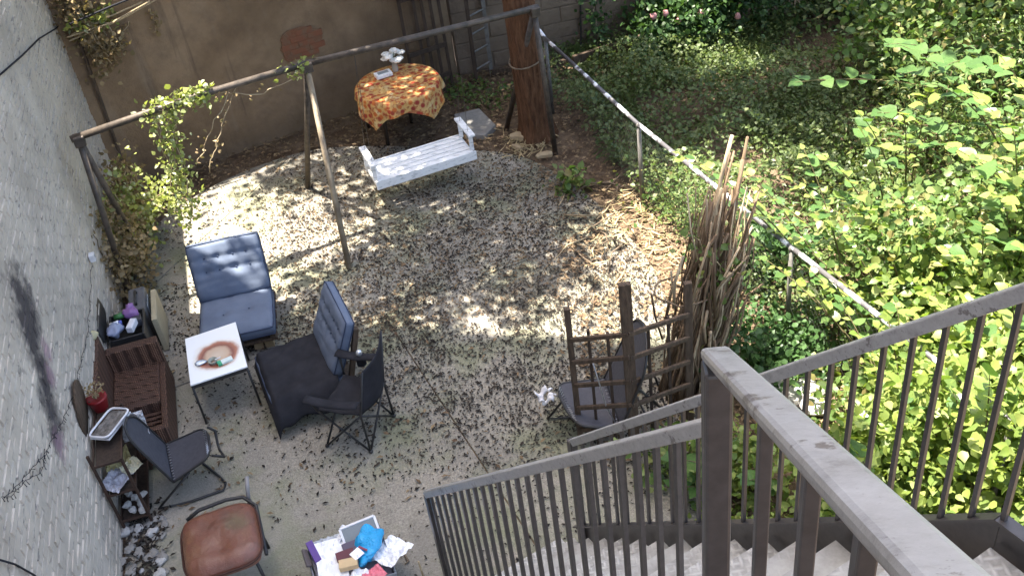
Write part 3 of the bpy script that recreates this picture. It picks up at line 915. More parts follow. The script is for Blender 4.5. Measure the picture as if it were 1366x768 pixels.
for q, sz, rz, colr, lab, cat, nm in items:
    g = G(*q, .46)
    if nm == 'ashtray':
        t = thing(nm, lab, cat, (g.x, g.y, .462))
        mm = flat('ashtray_glass', colr, .3)
        MB().grid(lambda u, v: V(g.x, g.y, .463) + V(math.cos(u * 6.283), math.sin(u * 6.283), 0) * np.interp(v, [0, .4, .55, 1], [.03, .045, .036, .02]) + V(0, 0, np.interp(v, [0, .4, .55, 1], [0, .035, .035, .012])), 16, 8, True).build('bowl', mm, t, True)
        MB().tube([g + V(.02, 0, .035), g + V(.07, .02, .04)], .004, 6).build('cigarette_end', MT['paper'], t)
    elif nm == 'carton':
        t = thing(nm, lab, cat, (g.x, g.y, .462))
        MB().box((g.x, g.y, .475), sz, rz).build('carton_body', flat('carton_white', colr, .4), t, bevel=.002)
        d = V(math.cos(rz), math.sin(rz), 0) * -.05
        MB().box((g.x + d.x, g.y + d.y, .4755), (.034, .0515, .0235), rz).build('carton_band', flat('carton_green', (.05, .38, .2), .4), t)
    else:
        o = MB().ball((g.x, g.y, .473), (sz[0] / 2, sz[1] / 2, .014), 14, 8, .6, Matrix.Rotation(rz, 3, 'Z'), .5, 3).build(nm, flat('silver_foil', colr, .25, .5, .6), None, True, origin=(g.x, g.y, .46))
        tag(o, lab, cat)

# ------------------------------------------------------------------ folding camp chair
cf = {'fl': V(-1.5, 6.66, 0), 'fr': V(-1.71, 6.25, 0), 'br': V(-1.34, 6.11, 0), 'bl': V(-1.15, 6.49, 0)}
cc = sum(cf.values(), V(0, 0, 0)) / 4
cp = thing('camp_chair', 'black folding camp chair standing beside the cloth covered lounger', 'folding chair', (cc.x, cc.y, 0))
SH = .41
top = {k: V(p.x, p.y, 0) + (cc - p) * .04 + V(0, 0, SH) for k, p in cf.items()}
for a, b in (('fl', 'fr'), ('fr', 'fl'), ('bl', 'br'), ('br', 'bl'), ('fl', 'bl'), ('bl', 'fl'), ('fr', 'br'), ('br', 'fr')):
    MB().tube([cf[a] + V(0, 0, .012), top[b]], .0095, 7).build('cross_leg', MT['black_metal'], cp, True)
for k in cf:
    MB().ball(cf[k] + V(0, 0, .014), (.02, .02, .016), 8, 6).build('foot', MT['black_metal'], cp, True)
bt = {'bl': V(-1.10, 6.60, .86), 'br': V(-1.25, 6.17, .82)}
for k in ('bl', 'br'):
    MB().tube([cf[k] + V(0, 0, .03), top[k], bt[k]], .0095, 7).build('back_pole', MT['black_metal'], cp, True)
armt = {'l': (V(-1.53, 6.73, .60), V(-1.16, 6.60, .60)), 'r': (V(-1.77, 6.24, .58), V(-1.33, 6.07, .58))}
for k, (a, b) in armt.items():
    f_ = top['f' + k]
    MB().tube([f_, a + V(.02, 0, -.01)], .0095, 7).build('arm_pole', MT['black_metal'], cp, True)
    MB().sheet(lambda u, v: a + (b - a) * u + V(-.37, -.93, 0) * ((v - .5) * .085) + V(0, 0, -.025 * math.sin(u * 3.14) - .05 * abs(v - .5) ** 2), 10, 4, .008).build('armrest', MT['black_cloth'], cp, True)
def cseat(u, v):
    p = (top['fr'] * (1 - u) + top['fl'] * u) * (1 - v) + (top['br'] * (1 - u) + top['bl'] * u) * v
    return p + V(0, 0, -.07 * math.sin(3.14 * u) * math.sin(3.14 * min(1, v * .8 + .1)) + .006 * math.sin(u * 17 + v * 9))
MB().sheet(cseat, 14, 12, .008).build('seat', MT['black_cloth'], cp, True)
def cback(u, v):
    lo = top['br'] * (1 - u) + top['bl'] * u + V(0, 0, .01); hi = bt['br'] * (1 - u) + bt['bl'] * u
    dpt = V(.3, -.1, 0).normalized() * (.06 * math.sin(3.14 * u) * (1 - .4 * v))
    return lo * (1 - v) + hi * v + dpt + V(0, 0, -.02 * math.sin(3.14 * u) * v)
MB().sheet(cback, 12, 12, .008).build('backrest', MT['black_cloth'], cp, True)
# cup holder
g = armt['l'][0] * .55 + armt['l'][1] * .45
MB().grid(lambda u, v: g + V(.03, .0, -.02) + V(math.cos(u * 6.283), math.sin(u * 6.283), 0) * .042 + V(0, 0, -.1 * v), 12, 3, True).build('cup_holder', MT['black_cloth'], cp, True)
o = MB().ball(g + V(.03, 0, .0), (.03, .03, .035), 10, 8).build('can', flat('silver_can', (.7, .72, .75), .25, .5, .7), None, True, origin=g)
tag(o, 'small silver can in the cup holder of the camp chair', 'can')

# ------------------------------------------------------------------ wicker loveseat along the white wall
fa = V(.2027 * -1, .9792, 0)                       # along the wall, away from the camera
sx = V(fa.y, -fa.x, 0)                              # out from the wall
S0 = V(-3.50, 6.28, 0)                              # rear near corner on the ground
sofa = thing('wicker_sofa', 'brown wicker sofa without cushions standing along the white wall', 'sofa', (S0.x, S0.y, 0))
SL, SD = 1.0, .54
def sp_(a, d, z): return S0 + fa * a + sx * d + V(0, 0, z)
Rw = math.atan2(fa.y, fa.x)
def sbox(name, a0, a1, d0, d1, z0, z1, bev=.012, mat='wicker'):
    c = sp_((a0 + a1) / 2, (d0 + d1) / 2, (z0 + z1) / 2)
    return MB().box(c, (a1 - a0, d1 - d0, z1 - z0), Rw).build(name, MT[mat], sofa, bevel=bev)
sbox('backrest', 0, SL, 0, .09, .02, .72)
sbox('armrest', SL - .09, SL, .092, SD, .02, .56)
sbox('seat_front', 0, SL - .092, SD - .05, SD, .02, .33)
sbox('seat_panel', .42, SL - .092, .092, SD - .052, .27, .335)
sbox('seat_edge', .36, .418, .092, SD - .052, .2, .35)
for k in range(6):
    sbox('slat', .02 + k * .057, .052 + k * .057, .092, SD - .052, .24, .262, .004)
sbox('armrest', -.05, -.002, .092, SD, .02, .4)
for k in range(7):
    a = .45 + k * .088
    sbox('seat_ridge', a, a + .012, .1, SD - .06, .336, .345, .003)

# ------------------------------------------------------------------ storage tub with open lid, beyond the sofa
tbx = thing('storage_tub', 'black storage tub with its lid open against the wall beyond the wicker sofa', 'tub', (-3.68, 7.75, 0))
T0 = V(-3.69, 7.66, 0)
def tpnt(a, d, z): return T0 + fa * a + sx * d + V(0, 0, z)
def tubwall(name, a0, a1, d0, d1, z0, z1, mat, par, bev=.008):
    return MB().box(tpnt((a0 + a1) / 2, (d0 + d1) / 2, (z0 + z1) / 2), (a1 - a0, d1 - d0, z1 - z0), Rw).build(name, mat, par, bevel=bev)
BT = MT['black_metal']
tubwall('front', -.2, .2, .3, .32, .0, .48, BT, tbx); tubwall('rear', -.2, .2, 0, .02, .0, .48, BT, tbx)
tubwall('end', -.2, -.18, .021, .299, .0, .48, BT, tbx); tubwall('end', .18, .2, .021, .299, .0, .48, BT, tbx); tubwall('bottom', -.179, .179, .021, .299, .03, .3, BT, tbx)
MB().sheet(lambda u, v: tpnt((u - .5) * .5 * math.sqrt(max(0, 1 - (2 * v - 1) ** 6)), -.02 - .05 * v + .02 * math.sin(v * 3.1), .46 + .34 * v), 12, 12, .014).build('lid', BT, tbx, True)
IT = [('purple_bag', 'crumpled purple bag of toiletries in the black tub', 'bag', (.1, .22, .45), (.07, .06, .06), (.26, .13, .32)),
      ('green_bottle', 'green topped jar standing in the black tub', 'jar', (.08, .12, .45), (.04, .04, .05), (.05, .16, .05)),
      ('blue_bottle', 'blue and white bottle lying in the black tub', 'bottle', (-.02, .08, .44), (.03, .07, .035), (.12, .15, .5)),
      ('patterned_pouch', 'blue patterned pouch nearest the wall in the black tub', 'pouch', (-.11, .07, .44), (.075, .06, .05), (.3, .33, .45)),
      ('white_box', 'white packet lying at the front of the black tub', 'packet', (-.08, .22, .43), (.07, .03, .03), (.75, .74, .78)),
      ('dark_box', 'dark grey box in the corner of the black tub', 'box', (.02, .26, .4), (.05, .04, .04), (.05, .05, .06))]
for nm, lab, cat, (a, d, z), r, c in IT:
    z += .08
    t = thing(nm, lab, cat, tpnt(a, d, z - r[2]))
    rot = Matrix.Rotation(Rw + .4 * a * 10, 3, 'Z')
    mt = flat(nm + '_skin', c, .4)
    if cat in ('jar', 'bottle'):
        MB().tube([tpnt(a, d - .05, z), tpnt(a, d + .03, z + .01)], .028, 10).build('body', MT['paper'] if cat == 'bottle' else mt, t, True)
        MB().tube([tpnt(a, d + .03, z + .01), tpnt(a, d + .055, z + .012)], .022, 10).build('cap', mt, t, True)
    elif cat in ('packet', 'box'):
        MB().box(tpnt(a, d, z), (r[0] * 2, r[1] * 2, r[2] * 2), rot).build('body', mt, t, bevel=.006)
        MB().box(tpnt(a, d, z + r[2]), (r[0] * 1.6, r[1] * 1.2, .006), rot).build('flap', mt, t, bevel=.002)
    else:
        MB().ball(tpnt(a, d, z), r, 16, 10, .8, rot, .6, len(nm)).build('body', mt, t, True)
        MB().ball(tpnt(a + .03, d, z + r[2] * .8), (r[0] * .5, r[1] * .5, r[2] * .4), 12, 8, .8, rot, .7, 5).build('fold', mt, t, True)
gbx = thing('grey_tool_case', 'dark grey plastic case standing behind the black tub', 'case', tpnt(.3, .35, 0))
MB().box(tpnt(.42, .24, .22), (.4, .16, .44), Rw).build('body', flat('grey_plastic', (.12, .12, .13), .5), gbx, bevel=.02)
MB().box(tpnt(.45, .325, .3), (.2, .012, .16), Rw).build('label_plate', flat('grey_plate', (.23, .25, .27), .4), gbx, bevel=.004)
MB().tube([tpnt(.32, .24, .44), tpnt(.34, .24, .48), tpnt(.5, .24, .48), tpnt(.52, .24, .44)], .012, 7).build('handle', MT['black_metal'], gbx, True)
o = MB().box(tpnt(.34, .385, .2), (.5, .05, .38), Rw).build('plywood_board', flat('pale_ply', (.42, .36, .24), .7), None, bevel=.004, origin=tpnt(.34, .385, 0))
tag(o, 'pale plywood board standing upright beside the grey case', 'board')
g = sp_(SL - .04, .06, .72)
o = MB().ball(sp_(SL - .03, .05, .755), (.055, .05, .04), 14, 8, .9, None, .35, 2).build('sponge', flat('yellow_sponge', (.5, .45, .28), .9), None, True, origin=g)
tag(o, 'pale yellow sponge lying on the far corner of the wicker sofa', 'sponge')

# ------------------------------------------------------------------ metal rack of clutter by the wall
K0 = V(-3.275, 5.64, 0)
def kp(a, d, z): return K0 + fa * a + sx * d + V(0, 0, z)
rk = thing('metal_rack', 'thin dark metal rack of clutter standing against the white wall', 'rack', K0)
KL, KD, KH = .62, .21, .8
RUST = pm('rusty_brown_metal', (.085, .05, .035), (.05, .032, .026), 15, .6, .4, metal=.3)
for a in (0, KL):
    for d in (0, KD):
        MB().beam(kp(a, d, 0), kp(a, d, KH + (.06 if d == 0 else -.04)), .018, .018).build('post', RUST, rk)
for z in (.1, .4, .72):
    MB().box(kp(KL / 2, KD / 2, z), (KL - .02, KD - .02, .014), Rw).build('shelf', MT['wood_dark'], rk, bevel=.002)
    for d in (0, KD):
        MB().beam(kp(0, d, z + .016), kp(KL, d, z + .016), .01, .02).build('shelf_rim', RUST, rk)
    for a in (0, KL):
        MB().beam(kp(a, 0, z + .016), kp(a, KD, z + .016), .01, .02).build('shelf_rim', RUST, rk)
# things on it
ov = MB()
ov.extr([kp(.45 + .2 * math.cos(t * .349), -.03 + .03 * math.sin(t * .349), .95 + .24 * math.sin(t * .349)) for t in range(18)], sx * .02)
tag(ov.build('oval_board', MT['wood_old'], None, True, origin=kp(.45, 0, .72)), 'brown oval wooden board leaning on the wall above the metal rack', 'board')
pt_ = kp(.66, .05, .73)
pot = thing('plant_pot', 'red plastic pot with a small sprouting plant at the end of the metal rack', 'pot', pt_)
MB().grid(lambda u, v: pt_ + V(math.cos(u * 6.283), math.sin(u * 6.283), 0) * np.interp(v, [0, .05, .7, .75, 1], [.0, .055, .085, .074, .0]) + V(0, 0, np.interp(v, [0, .05, .7, .75, 1], [0, 0, .13, .13, .11])), 18, 14, True).build('pot_body', flat('red_plastic', (.2, .012, .014), .4), pot, True)
cards('foliage', MT['dry_vine'], [pt_ + V(random.gauss(0, .05), random.gauss(0, .05), .16 + random.random() * .09) for _ in range(60)], RNG.uniform(.02, .035, 60), LEAF4, .4, pot)
for i in range(9):
    a = i * .7
    MB().tube([pt_ + V(0, 0, .11), pt_ + V(math.cos(a) * .03, math.sin(a) * .03, .18), pt_ + V(math.cos(a) * .08, math.sin(a) * .08, .2)], .003, 5).build('stem', MT['pale_twig'], pot)
# tray
tr0 = kp(.34, .15, .8)
trY = thing('plastic_tray', 'white rimmed plastic tray of dark soil on top of the metal rack', 'tray', tr0)
Rt = Matrix.Rotation(math.atan2(.9, .35), 3, 'Z') @ Matrix.Rotation(-.1, 3, 'X')
def trp(x, y, z): return tr0 + Rt @ V(x, y, z)
WP = flat('white_plastic', (.75, .74, .76), .35)
MB().extr([trp(x, y, 0) for x, y in ((-.15, -.09), (.15, -.09), (.15, .09), (-.15, .09))], Rt @ V(0, 0, .012)).build('tray_floor', WP, trY)
MB().tube([trp(.155 * math.copysign(abs(math.cos(t * .2618)) ** .35, math.cos(t * .2618)), .095 * math.copysign(abs(math.sin(t * .2618)) ** .35, math.sin(t * .2618)), .035) for t in range(24)], .009, 6, True).build('rim', WP, trY, True)
MB().grid(lambda u, v: trp(-.145 + .29 * u, -.085 + .17 * v, .02 + .012 * mnoise.noise(V(u * 6, v * 6, 4))), 16, 10).build('soil', pm('grey_soil', (.1, .09, .08), (.24, .22, .2), 30, .95, .1, bump=.6), trY)
def crumple(name, lab, cat, c, size, mat, amp=.03, rz=0, seed=0, tilt=0.0):
    R = Matrix.Rotation(rz, 3, 'Z') @ Matrix.Rotation(tilt, 3, 'X')
    def fn(u, v):
        p = V((u - .5) * size[0], (v - .5) * size[1], 0)
        q = p * (5 / max(size))
        p.z = amp * (mnoise.noise(q * .8 + V(seed, seed * 2, 0)) + .5 * mnoise.noise(q * 2 + V(seed, 0, 9)))
        return Vector(c) + R @ p
    o = MB().sheet(fn, 14, 14, .002).build(name, mat, None, False, origin=c)
    return tag(o, lab, cat)
YC = flat('yellow_cloth', (.46, .4, .2), .9); GP = flat('grey_lilac_paper', (.5, .48, .52), .8)
crumple('yellow_cloth', 'crumpled yellowish cloth on the middle shelf of the rack', 'cloth', kp(.27, .1, .52), (.2, .17), YC, .06, .4, 1, .3)
crumple('grey_paper', 'greyish crumpled paper at the near end of the middle shelf', 'paper', kp(.1, .08, .47), (.22, .17), GP, .04, 1.2, 2, .2)
crumple('cream_paper', 'cream folded paper at the outer edge of the middle shelf', 'paper', kp(.18, .2, .49), (.15, .1), flat('cream_paper', (.62, .58, .42), .8), .03, .9, 3, .5)
crumple('white_rag', 'white rag hanging behind the tray beside the charcoal chair', 'rag', kp(.48, .26, .62), (.2, .2), flat('grey_rag', (.5, .5, .52), .9), .07, .3, 4, .9)
for i, (a, d, z) in enumerate(((.06, .1, .13), (.12, .06, .14), (.1, .16, .13), (.17, .12, .15), (.2, .18, .13), (.04, .17, .13), (.24, .07, .14))):
    o = MB().ball(kp(a, d, z + .02), (.032 + .01 * (i % 3), .028, .025), 9, 6, .9, Matrix.Rotation(i, 3, 'Z'), .5, i).build('pebble', MT['stone_pale'], None, False, origin=kp(a, d, z))
    tag(o, 'pale pebble lying on the lowest shelf of the rack', 'pebble', 'pale pebbles on the lowest rack shelf')

# ------------------------------------------------------------------ folding sling chairs
def sling_chair(label, out0, out1, sm0, sm1, tp0, tp1, base, loops):
    """seat from seam (sm0,sm1) to its front edge (out0,out1), back up to (tp0,tp1)"""
    c = (sm0 + sm1 + out0 + out1) / 4
    ch = thing('sling_chair', label, 'folding chair', (c.x, c.y, 0))
    def panel(a0, a1, b0_, b1_, dip, rnd):
        def fn(u, v):
            w = 1.0
            e = 1 - rnd
            if v > e: w = max(.02, (1 - ((v - e) / rnd) ** 2.6)) ** .42 if v < 1 else .35
            x = .5 + (u - .5) * w
            return (a0 * (1 - x) + a1 * x) * (1 - v) + (b0_ * (1 - x) + b1_ * x) * v + V(0, 0, -dip * math.sin(3.14 * u) * math.sin(3.14 * v))
        return fn
    fs = panel(sm0, sm1, out0, out1, .02, .25); fb = panel(sm0, sm1, tp0, tp1, .02, .38)
    MB().sheet(lambda u, v: fs(1 - u, v), 16, 20, .008).build('seat', MT['sling'], ch, True)
    MB().sheet(fb, 16, 24, .008).build('backrest', MT['sling'], ch, True)
    for nm, f_ in (('seat_tube', fs), ('back_tube', fb)):
        P = [f_(0, v / 20) for v in range(21)] + [f_(u / 6, 1) for u in range(1, 6)] + [f_(1, v / 20) for v in range(20, -1, -1)]
        MB().tube([p + V(0, 0, -.006) for p in P], .011, 7).build(nm, MT['black_metal'], ch, True)
    for k in range(14):
        u = (k + .5) / 14
        for (f_, v0, v1) in ((fs, .01, .06), (fs, .9, .955)):
            p, q = f_(u, v0) + V(0, 0, .006), f_(u, v1) + V(0, 0, .006)
            MB().tube([p, q], .0035, 4).build('lacing', MT['galv'], ch)
    for L_ in loops:
        MB().tube(L_, .011, 7).build('base_tube', MT['black_metal'], ch, True)
    return ch
s0, s1_ = G(231, 642, .27), G(221, 592, .27)
o0, o1 = G(282, 606, .40), G(276, 568, .40)
t0, t1 = G(163, 578, .86), G(172, 546, .88)
b = [s0 * .6 + o0 * .4 + V(0, 0, -.02), G(212, 678, .012), G(256, 668, .012), G(298, 653, .012), G(301, 644, .012), G(294, 636, .012), G(262, 610, .012), s1_ * .5 + o1 * .5 + V(0, 0, -.02)]
l2_ = [o0 + V(0, 0, -.01), o0 + (o0 - s0).normalized() * .09 + V(0, 0, -.1), G(293, 600, .2), G(290, 590, .24), o1 + (o1 - s1_).normalized() * .05 + V(0, 0, -.08), o1 + V(0, 0, -.01)]
sling_chair('charcoal sling folding chair with black tube frame beside the metal rack', o0, o1, s0, s1_, t0, t1, None, [b, l2_])
s0, s1_ = G(806, 504, .28), G(828, 572, .28)
o0, o1 = G(738, 512, .36), G(766, 566, .36)
t0, t1 = G(853, 408, 1.0), G(868, 480, 1.0)
b = [s0 * .45 + o0 * .55 + V(0, 0, -.03), G(731, 558, .012), G(765, 556, .012), G(800, 590, .012), s1_ * .5 + o1 * .5 + V(0, 0, -.03)]
l2_ = [s0, G(850, 530, .012), G(865, 560, .012), s1_]
l3_ = [s0 * .4 + t0 * .6, G(875, 505, .012), G(890, 550, .012), s1_ * .4 + t1 * .6]
sling_chair('charcoal sling folding chair half hidden behind the wooden trellis', o0, o1, s0, s1_, t0, t1, None, [b, l2_, l3_])
g = G(728, 526, .37)
wc = MB()
for k in range(5):
    a = k * 1.25
    c_ = g + V(.05 * math.cos(a), .06 * math.sin(a), .012 * (k % 3))
    wc.sheet(lambda u, v: c_ + V((u - .5) * .1 * math.cos(a + 1) - (v - .5) * .05 * math.sin(a + 1), (u - .5) * .1 * math.sin(a + 1) + (v - .5) * .05 * math.cos(a + 1), .035 * math.sin(u * 5 + k) - .05 * abs(v - .5)), 8, 3, .004)
tag(wc.build('white_strap', WP, None, True, origin=g), 'bundle of white strap tied to the front edge of the chair behind the trellis', 'strap')

# ------------------------------------------------------------------ worn leather chair
LC = V(-2.29, 4.97, 0); Rl = .24
lc = thing('leather_chair', 'worn brown leather chair with black metal frame near the bottom edge', 'chair', LC)
Rm = Matrix.Rotation(Rl, 3, 'Z')
def lp(x, y, z): return LC + Rm @ V(x, y, z)
def cushion_simple(name, c, hs, rot, mat, par, dent=0.0, e1=.35):
    mb = MB(); mb.ball(c, hs, 40, 22, e1, rot)
    return mb.build(name, mat, par, True)
def seatfn(side):
    def fn(u, v):
        x = u * 2 - 1; y = v * 2 - 1
        # rounded square outline
        k = (abs(x) ** 5 + abs(y) ** 5) ** (1 / 5)
        mx = max(abs(x), abs(y)); s = mx / k if k > 1e-6 else 1
        X, Y = x * s * .27, y * s * .29
        ed = max(0, 1 - mx ** 5) ** .5
        z = side * .075 * ed
        if side > 0:
            z += .014 * mnoise.noise(V(X * 7, Y * 7, 3)) * ed - .02 * math.exp(-((X - .02) ** 2 + (Y + .12) ** 2) / .006) + .004 * mnoise.noise(V(X * 28, Y * 28, 7)) * ed
            if y < -.55: z -= .035 * ((-.55 - y) / .45) ** 1.5
        return lp(X, Y, .5 + z)
    return fn
mb = MB(); N = 40
mb.grid(seatfn(1), N, N); f2 = seatfn(-1); mb.grid(lambda u, v: f2(1 - u, v), N, N)
mb.build('seat', MT['leather'], lc, True)
ring = [lp(.277 * math.copysign(abs(math.cos(t * .157)) ** .5, math.cos(t * .157)), .297 * math.copysign(abs(math.sin(t * .157)) ** .5, math.sin(t * .157)), .5) for t in range(40)]
MB().tube(ring, .009, 6, True).build('piping', pm('dark_leather', (.06, .025, .018)), lc, True)
mb = MB(); mb.ball(lp(.03, -.12, .535), (.035, .03, .012), 12, 6, 1, None, .6, 3); mb.build('torn_patch', flat('torn_foam', (.05, .04, .035), .9), lc, True)
MB().tube([lp(-.22, .3, .5), lp(-.12, .33, .53), lp(.08, .335, .54), lp(.2, .33, .52), lp(.275, .25, .47), lp(.28, -.2, .44)], .014, 8).build('back_rail', MT['black_metal'], lc, True)
MB().tube([lp(.23, .31, .46), lp(.25, .33, .58), lp(.27, .4, .64)], .016, 8).build('back_stay', flat('grey_tube', (.25, .24, .24), .4), lc, True)
for x, y in ((-.2, -.22), (.2, -.22), (.22, .22), (-.2, .24)):
    MB().tube([lp(x, y, .455), lp(x * 1.12, y * 1.15, .0)], .013, 8).build('leg', MT['black_metal'], lc, True)
MB().box(lp(0, 0, .43), (.4, .4, .03), Rl).build('seat_pan', MT['black_metal'], lc, bevel=.005)

# ------------------------------------------------------------------ box of discarded papers
TB = V(-1.42, 4.83, 0); Rb = .28
Rbm = Matrix.Rotation(Rb, 3, 'Z')
def bp_(x, y, z): return TB + Rbm @ V(x, y, z)
cr = thing('plastic_crate', 'grey open plastic crate heaped with discarded papers', 'crate', TB)
GC = flat('grey_clear_plastic', (.34, .35, .38), .3)
for x in (-.27, .27):
    MB().box(bp_(x, 0, .12), (.012, .46, .24), Rb).build('crate_side', GC, cr, bevel=.003)
for y in (-.236, .236):
    MB().box(bp_(0, y, .12), (.526, .012, .24), Rb).build('crate_side', GC, cr, bevel=.003)
MB().box(bp_(0, 0, .012), (.526, .458, .012), Rb).build('crate_floor', GC, cr)
MB().tube([bp_(x, y, .245) for x, y in ((-.275, -.24), (.275, -.24), (.275, .24), (-.275, .24))], .009, 6, True).build('crate_rim', GC, cr, True)
MB().box(bp_(0, 0, .11), (.51, .45, .16), Rb).build('packed_papers', flat('packed_paper', (.3, .29, .33), .8), cr)
def slab_item(nm, lab, cat, q, z, sz, mat, rz=0, tilt=0.0, roll=0.0, frame=None):
    g = G(*q, z)
    R = Matrix.Rotation(rz, 3, 'Z') @ Matrix.Rotation(tilt, 3, 'X') @ Matrix.Rotation(roll, 3, 'Y')
    t = thing(nm, lab, cat, g)
    MB().box(g, sz, R).build('panel', mat, t, bevel=.002)
    if frame:
        x, y, zz = sz[0] / 2, sz[1] / 2, sz[2] / 2
        for a, b in (((-x, -y), (x, -y)), ((x, -y), (x, y)), ((x, y), (-x, y)), ((-x, y), (-x, -y))):
            MB().beam(g + R @ V(*a, zz), g + R @ V(*b, zz), .018, .012).build('frame_edge', frame, t, bevel=.002)
    return t
slab_item('picture_frame', 'silver edged frame standing at the back of the crate', 'frame', (480, 708), .33, (.26, .13, .015), flat('grey_glass', (.16, .19, .2), .2), .32, .55, 0, WP)
slab_item('dark_box', 'dark violet box in the middle of the crate', 'box', (476, 728), .3, (.2, .09, .05), flat('dark_violet', (.07, .055, .1), .5), .3, .3)
slab_item('maroon_box', 'open maroon box below the small white card', 'box', (461, 741), .32, (.13, .07, .05), flat('maroon', (.1, .012, .03), .5), .25, .2)
slab_item('cardboard_box', 'small beige cardboard box at the front of the crate', 'box', (465, 752), .34, (.13, .07, .05), flat('card_beige', (.62, .45, .25), .7), .1, .1)
slab_item('purple_folder', 'purple folder standing at the left side of the crate', 'folder', (419, 737), .3, (.05, .2, .05), flat('purple', (.12, .06, .27), .5), .42)
slab_item('white_card', 'small white card lying on the maroon box', 'card', (476, 738), .37, (.08, .07, .004), MT['paper'], .75, .2)
slab_item('red_stripe_card', 'thin dark red striped card beside the blue bag', 'card', (484, 731), .37, (.075, .016, .008), flat('stripe_red', (.25, .05, .09), .5), -.6, .2)
crumple('paper_sheet', 'large white paper sheet spread over the left of the crate', 'paper', bp_(-.12, .02, .31), (.21, .36), MT['paper'], .018, .18, 5, .05)
crumple('paper_sheet', 'crumpled white paper at the near left corner of the crate', 'paper', bp_(-.17, -.19, .28), (.26, .2), MT['paper'], .05, .4, 6, -.2)
crumple('paper_sheet', 'white printed sheet hanging over the right edge of the crate', 'paper', bp_(.29, -.06, .27), (.24, .25), MT['paper'], .03, .85, 7, -.25)
crumple('paper_sheet', 'torn white sheet lying beside the beige box at the front of the crate', 'paper', bp_(.02, -.2, .29), (.16, .13), MT['paper'], .03, 1.1, 12, .1)
crumple('paper_sheet', 'white receipt strip curling over the rear of the crate', 'paper', bp_(-.02, .17, .33), (.05, .2), MT['paper'], .03, -.5, 14, .2)
crumple('pink_leaflet', 'pink leaflet lying at the front of the crate', 'leaflet', bp_(.13, -.22, .29), (.14, .12), flat('pink', (.75, .2, .25), .6), .015, .6, 8)
crumple('grey_plastic_sleeve', 'pale grey plastic sleeve at the rear left of the crate', 'sleeve', bp_(-.1, .2, .28), (.24, .12), flat('pale_plastic', (.5, .53, .57), .25), .03, .2, 9)
slab_item('magazine', 'dark magazine leaning in the left end of the crate', 'magazine', (409, 744), .28, (.04, .16, .02), flat('mag_dark', (.14, .12, .12), .4), .3, 0, .6)
g = bp_(.17, .07, .31)
m = NM('blue_plastic_bag'); m.col((.02, .36, .72)); m.bump(m.noise(24, 4, .6, None, 1.5), .8, .02); MT['bluebag'] = m.set(.25, .6)
mb = MB(); mb.ball(g, (.095, .15, .07), 24, 14, .9, Matrix.Rotation(-.1, 3, 'Z'), .55, 4)
bgt = thing('blue_bag', 'bright blue plastic bag stuffed in the right end of the crate', 'bag', g)
mb.build('bag_body', MT['bluebag'], bgt, True)
MB().ball(g + V(-.03, -.13, -.01), (.05, .08, .05), 16, 10, .9, None, .7, 8).build('bag_neck', MT['bluebag'], bgt, True)
g = G(567, 775)
o = MB().tube([V(g.x, g.y, 0), V(g.x - .01, g.y + .01, .22)], .008, 7).build('garden_stake', MT['pale_twig'], None, True, origin=(g.x, g.y, 0))
tag(o, 'thin pale stake standing on the paving right of the crate', 'stake')
g = G(533, 712, .01)
o = MB().tube([g, G(530, 722, .03), G(537, 735, .02), G(545, 748, .012), G(540, 752, .012)], [.004, .006, .008, .009, .005], 6).build('dead_twig', MT['twig'], None, True, origin=g)
tag(o, 'short dead twig on the paving just right of the blue bag', 'twig')

# ------------------------------------------------------------------ wooden trellis
TP = [(V(.37, 5.88, 0), 1.40), (V(.775, 5.70, 0), 1.69), (V(1.27, 5.95, 0), 1.42)]
tl_ = thing('wooden_trellis', 'old dark wooden trellis of two hinged panels in front of the stalk bundle', 'trellis', TP[1][0])
for (p, h), w in zip(TP, (.045, .085, .06)):
    MB().box(p + V(0, 0, h / 2 + GZ / 2), (w, .045, h - GZ), .0).build('post', MT['wood_old'], tl_, bevel=.004)
for (a, b), zs, drop in (((0, 1), (.28, .52, .76, 1.0, 1.22), .02), ((1, 2), (.3, .54, .78, 1.02, 1.25), .11)):
    A_, B_ = TP[a][0], TP[b][0]
    for k, z in enumerate(zs):
        MB().beam(A_ + V(0, -.03, z - (.1 if a == 0 else 0)), B_ + V(0, -.03, z + (.05 if a == 0 else 0) - drop), .024, .036).build('rung', MT['wood_old'], tl_, bevel=.003)
    for t in (.33, .66):
        p = A_ + (B_ - A_) * t + V(0, -.001, 0)
        MB().beam(p + V(0, 0, .02), p + V(0, 0, 1.22 if a == 0 else 1.2), .028, .022, (1, 0, 0)).build('upright', MT['wood_dark'], tl_, bevel=.003)
g = TP[0][0] * .6 + TP[1][0] * .4
o = MB().tube([g + V(-.02, -.06, .95), g + V(.02, -.06, .7), g + V(.05, -.06, .5), g + V(.16, -.06, .15)], .006, 6).build('white_rope', MT['galv'], None, True, origin=g)
tag(o, 'thin pale rope hanging down the left trellis panel', 'rope')

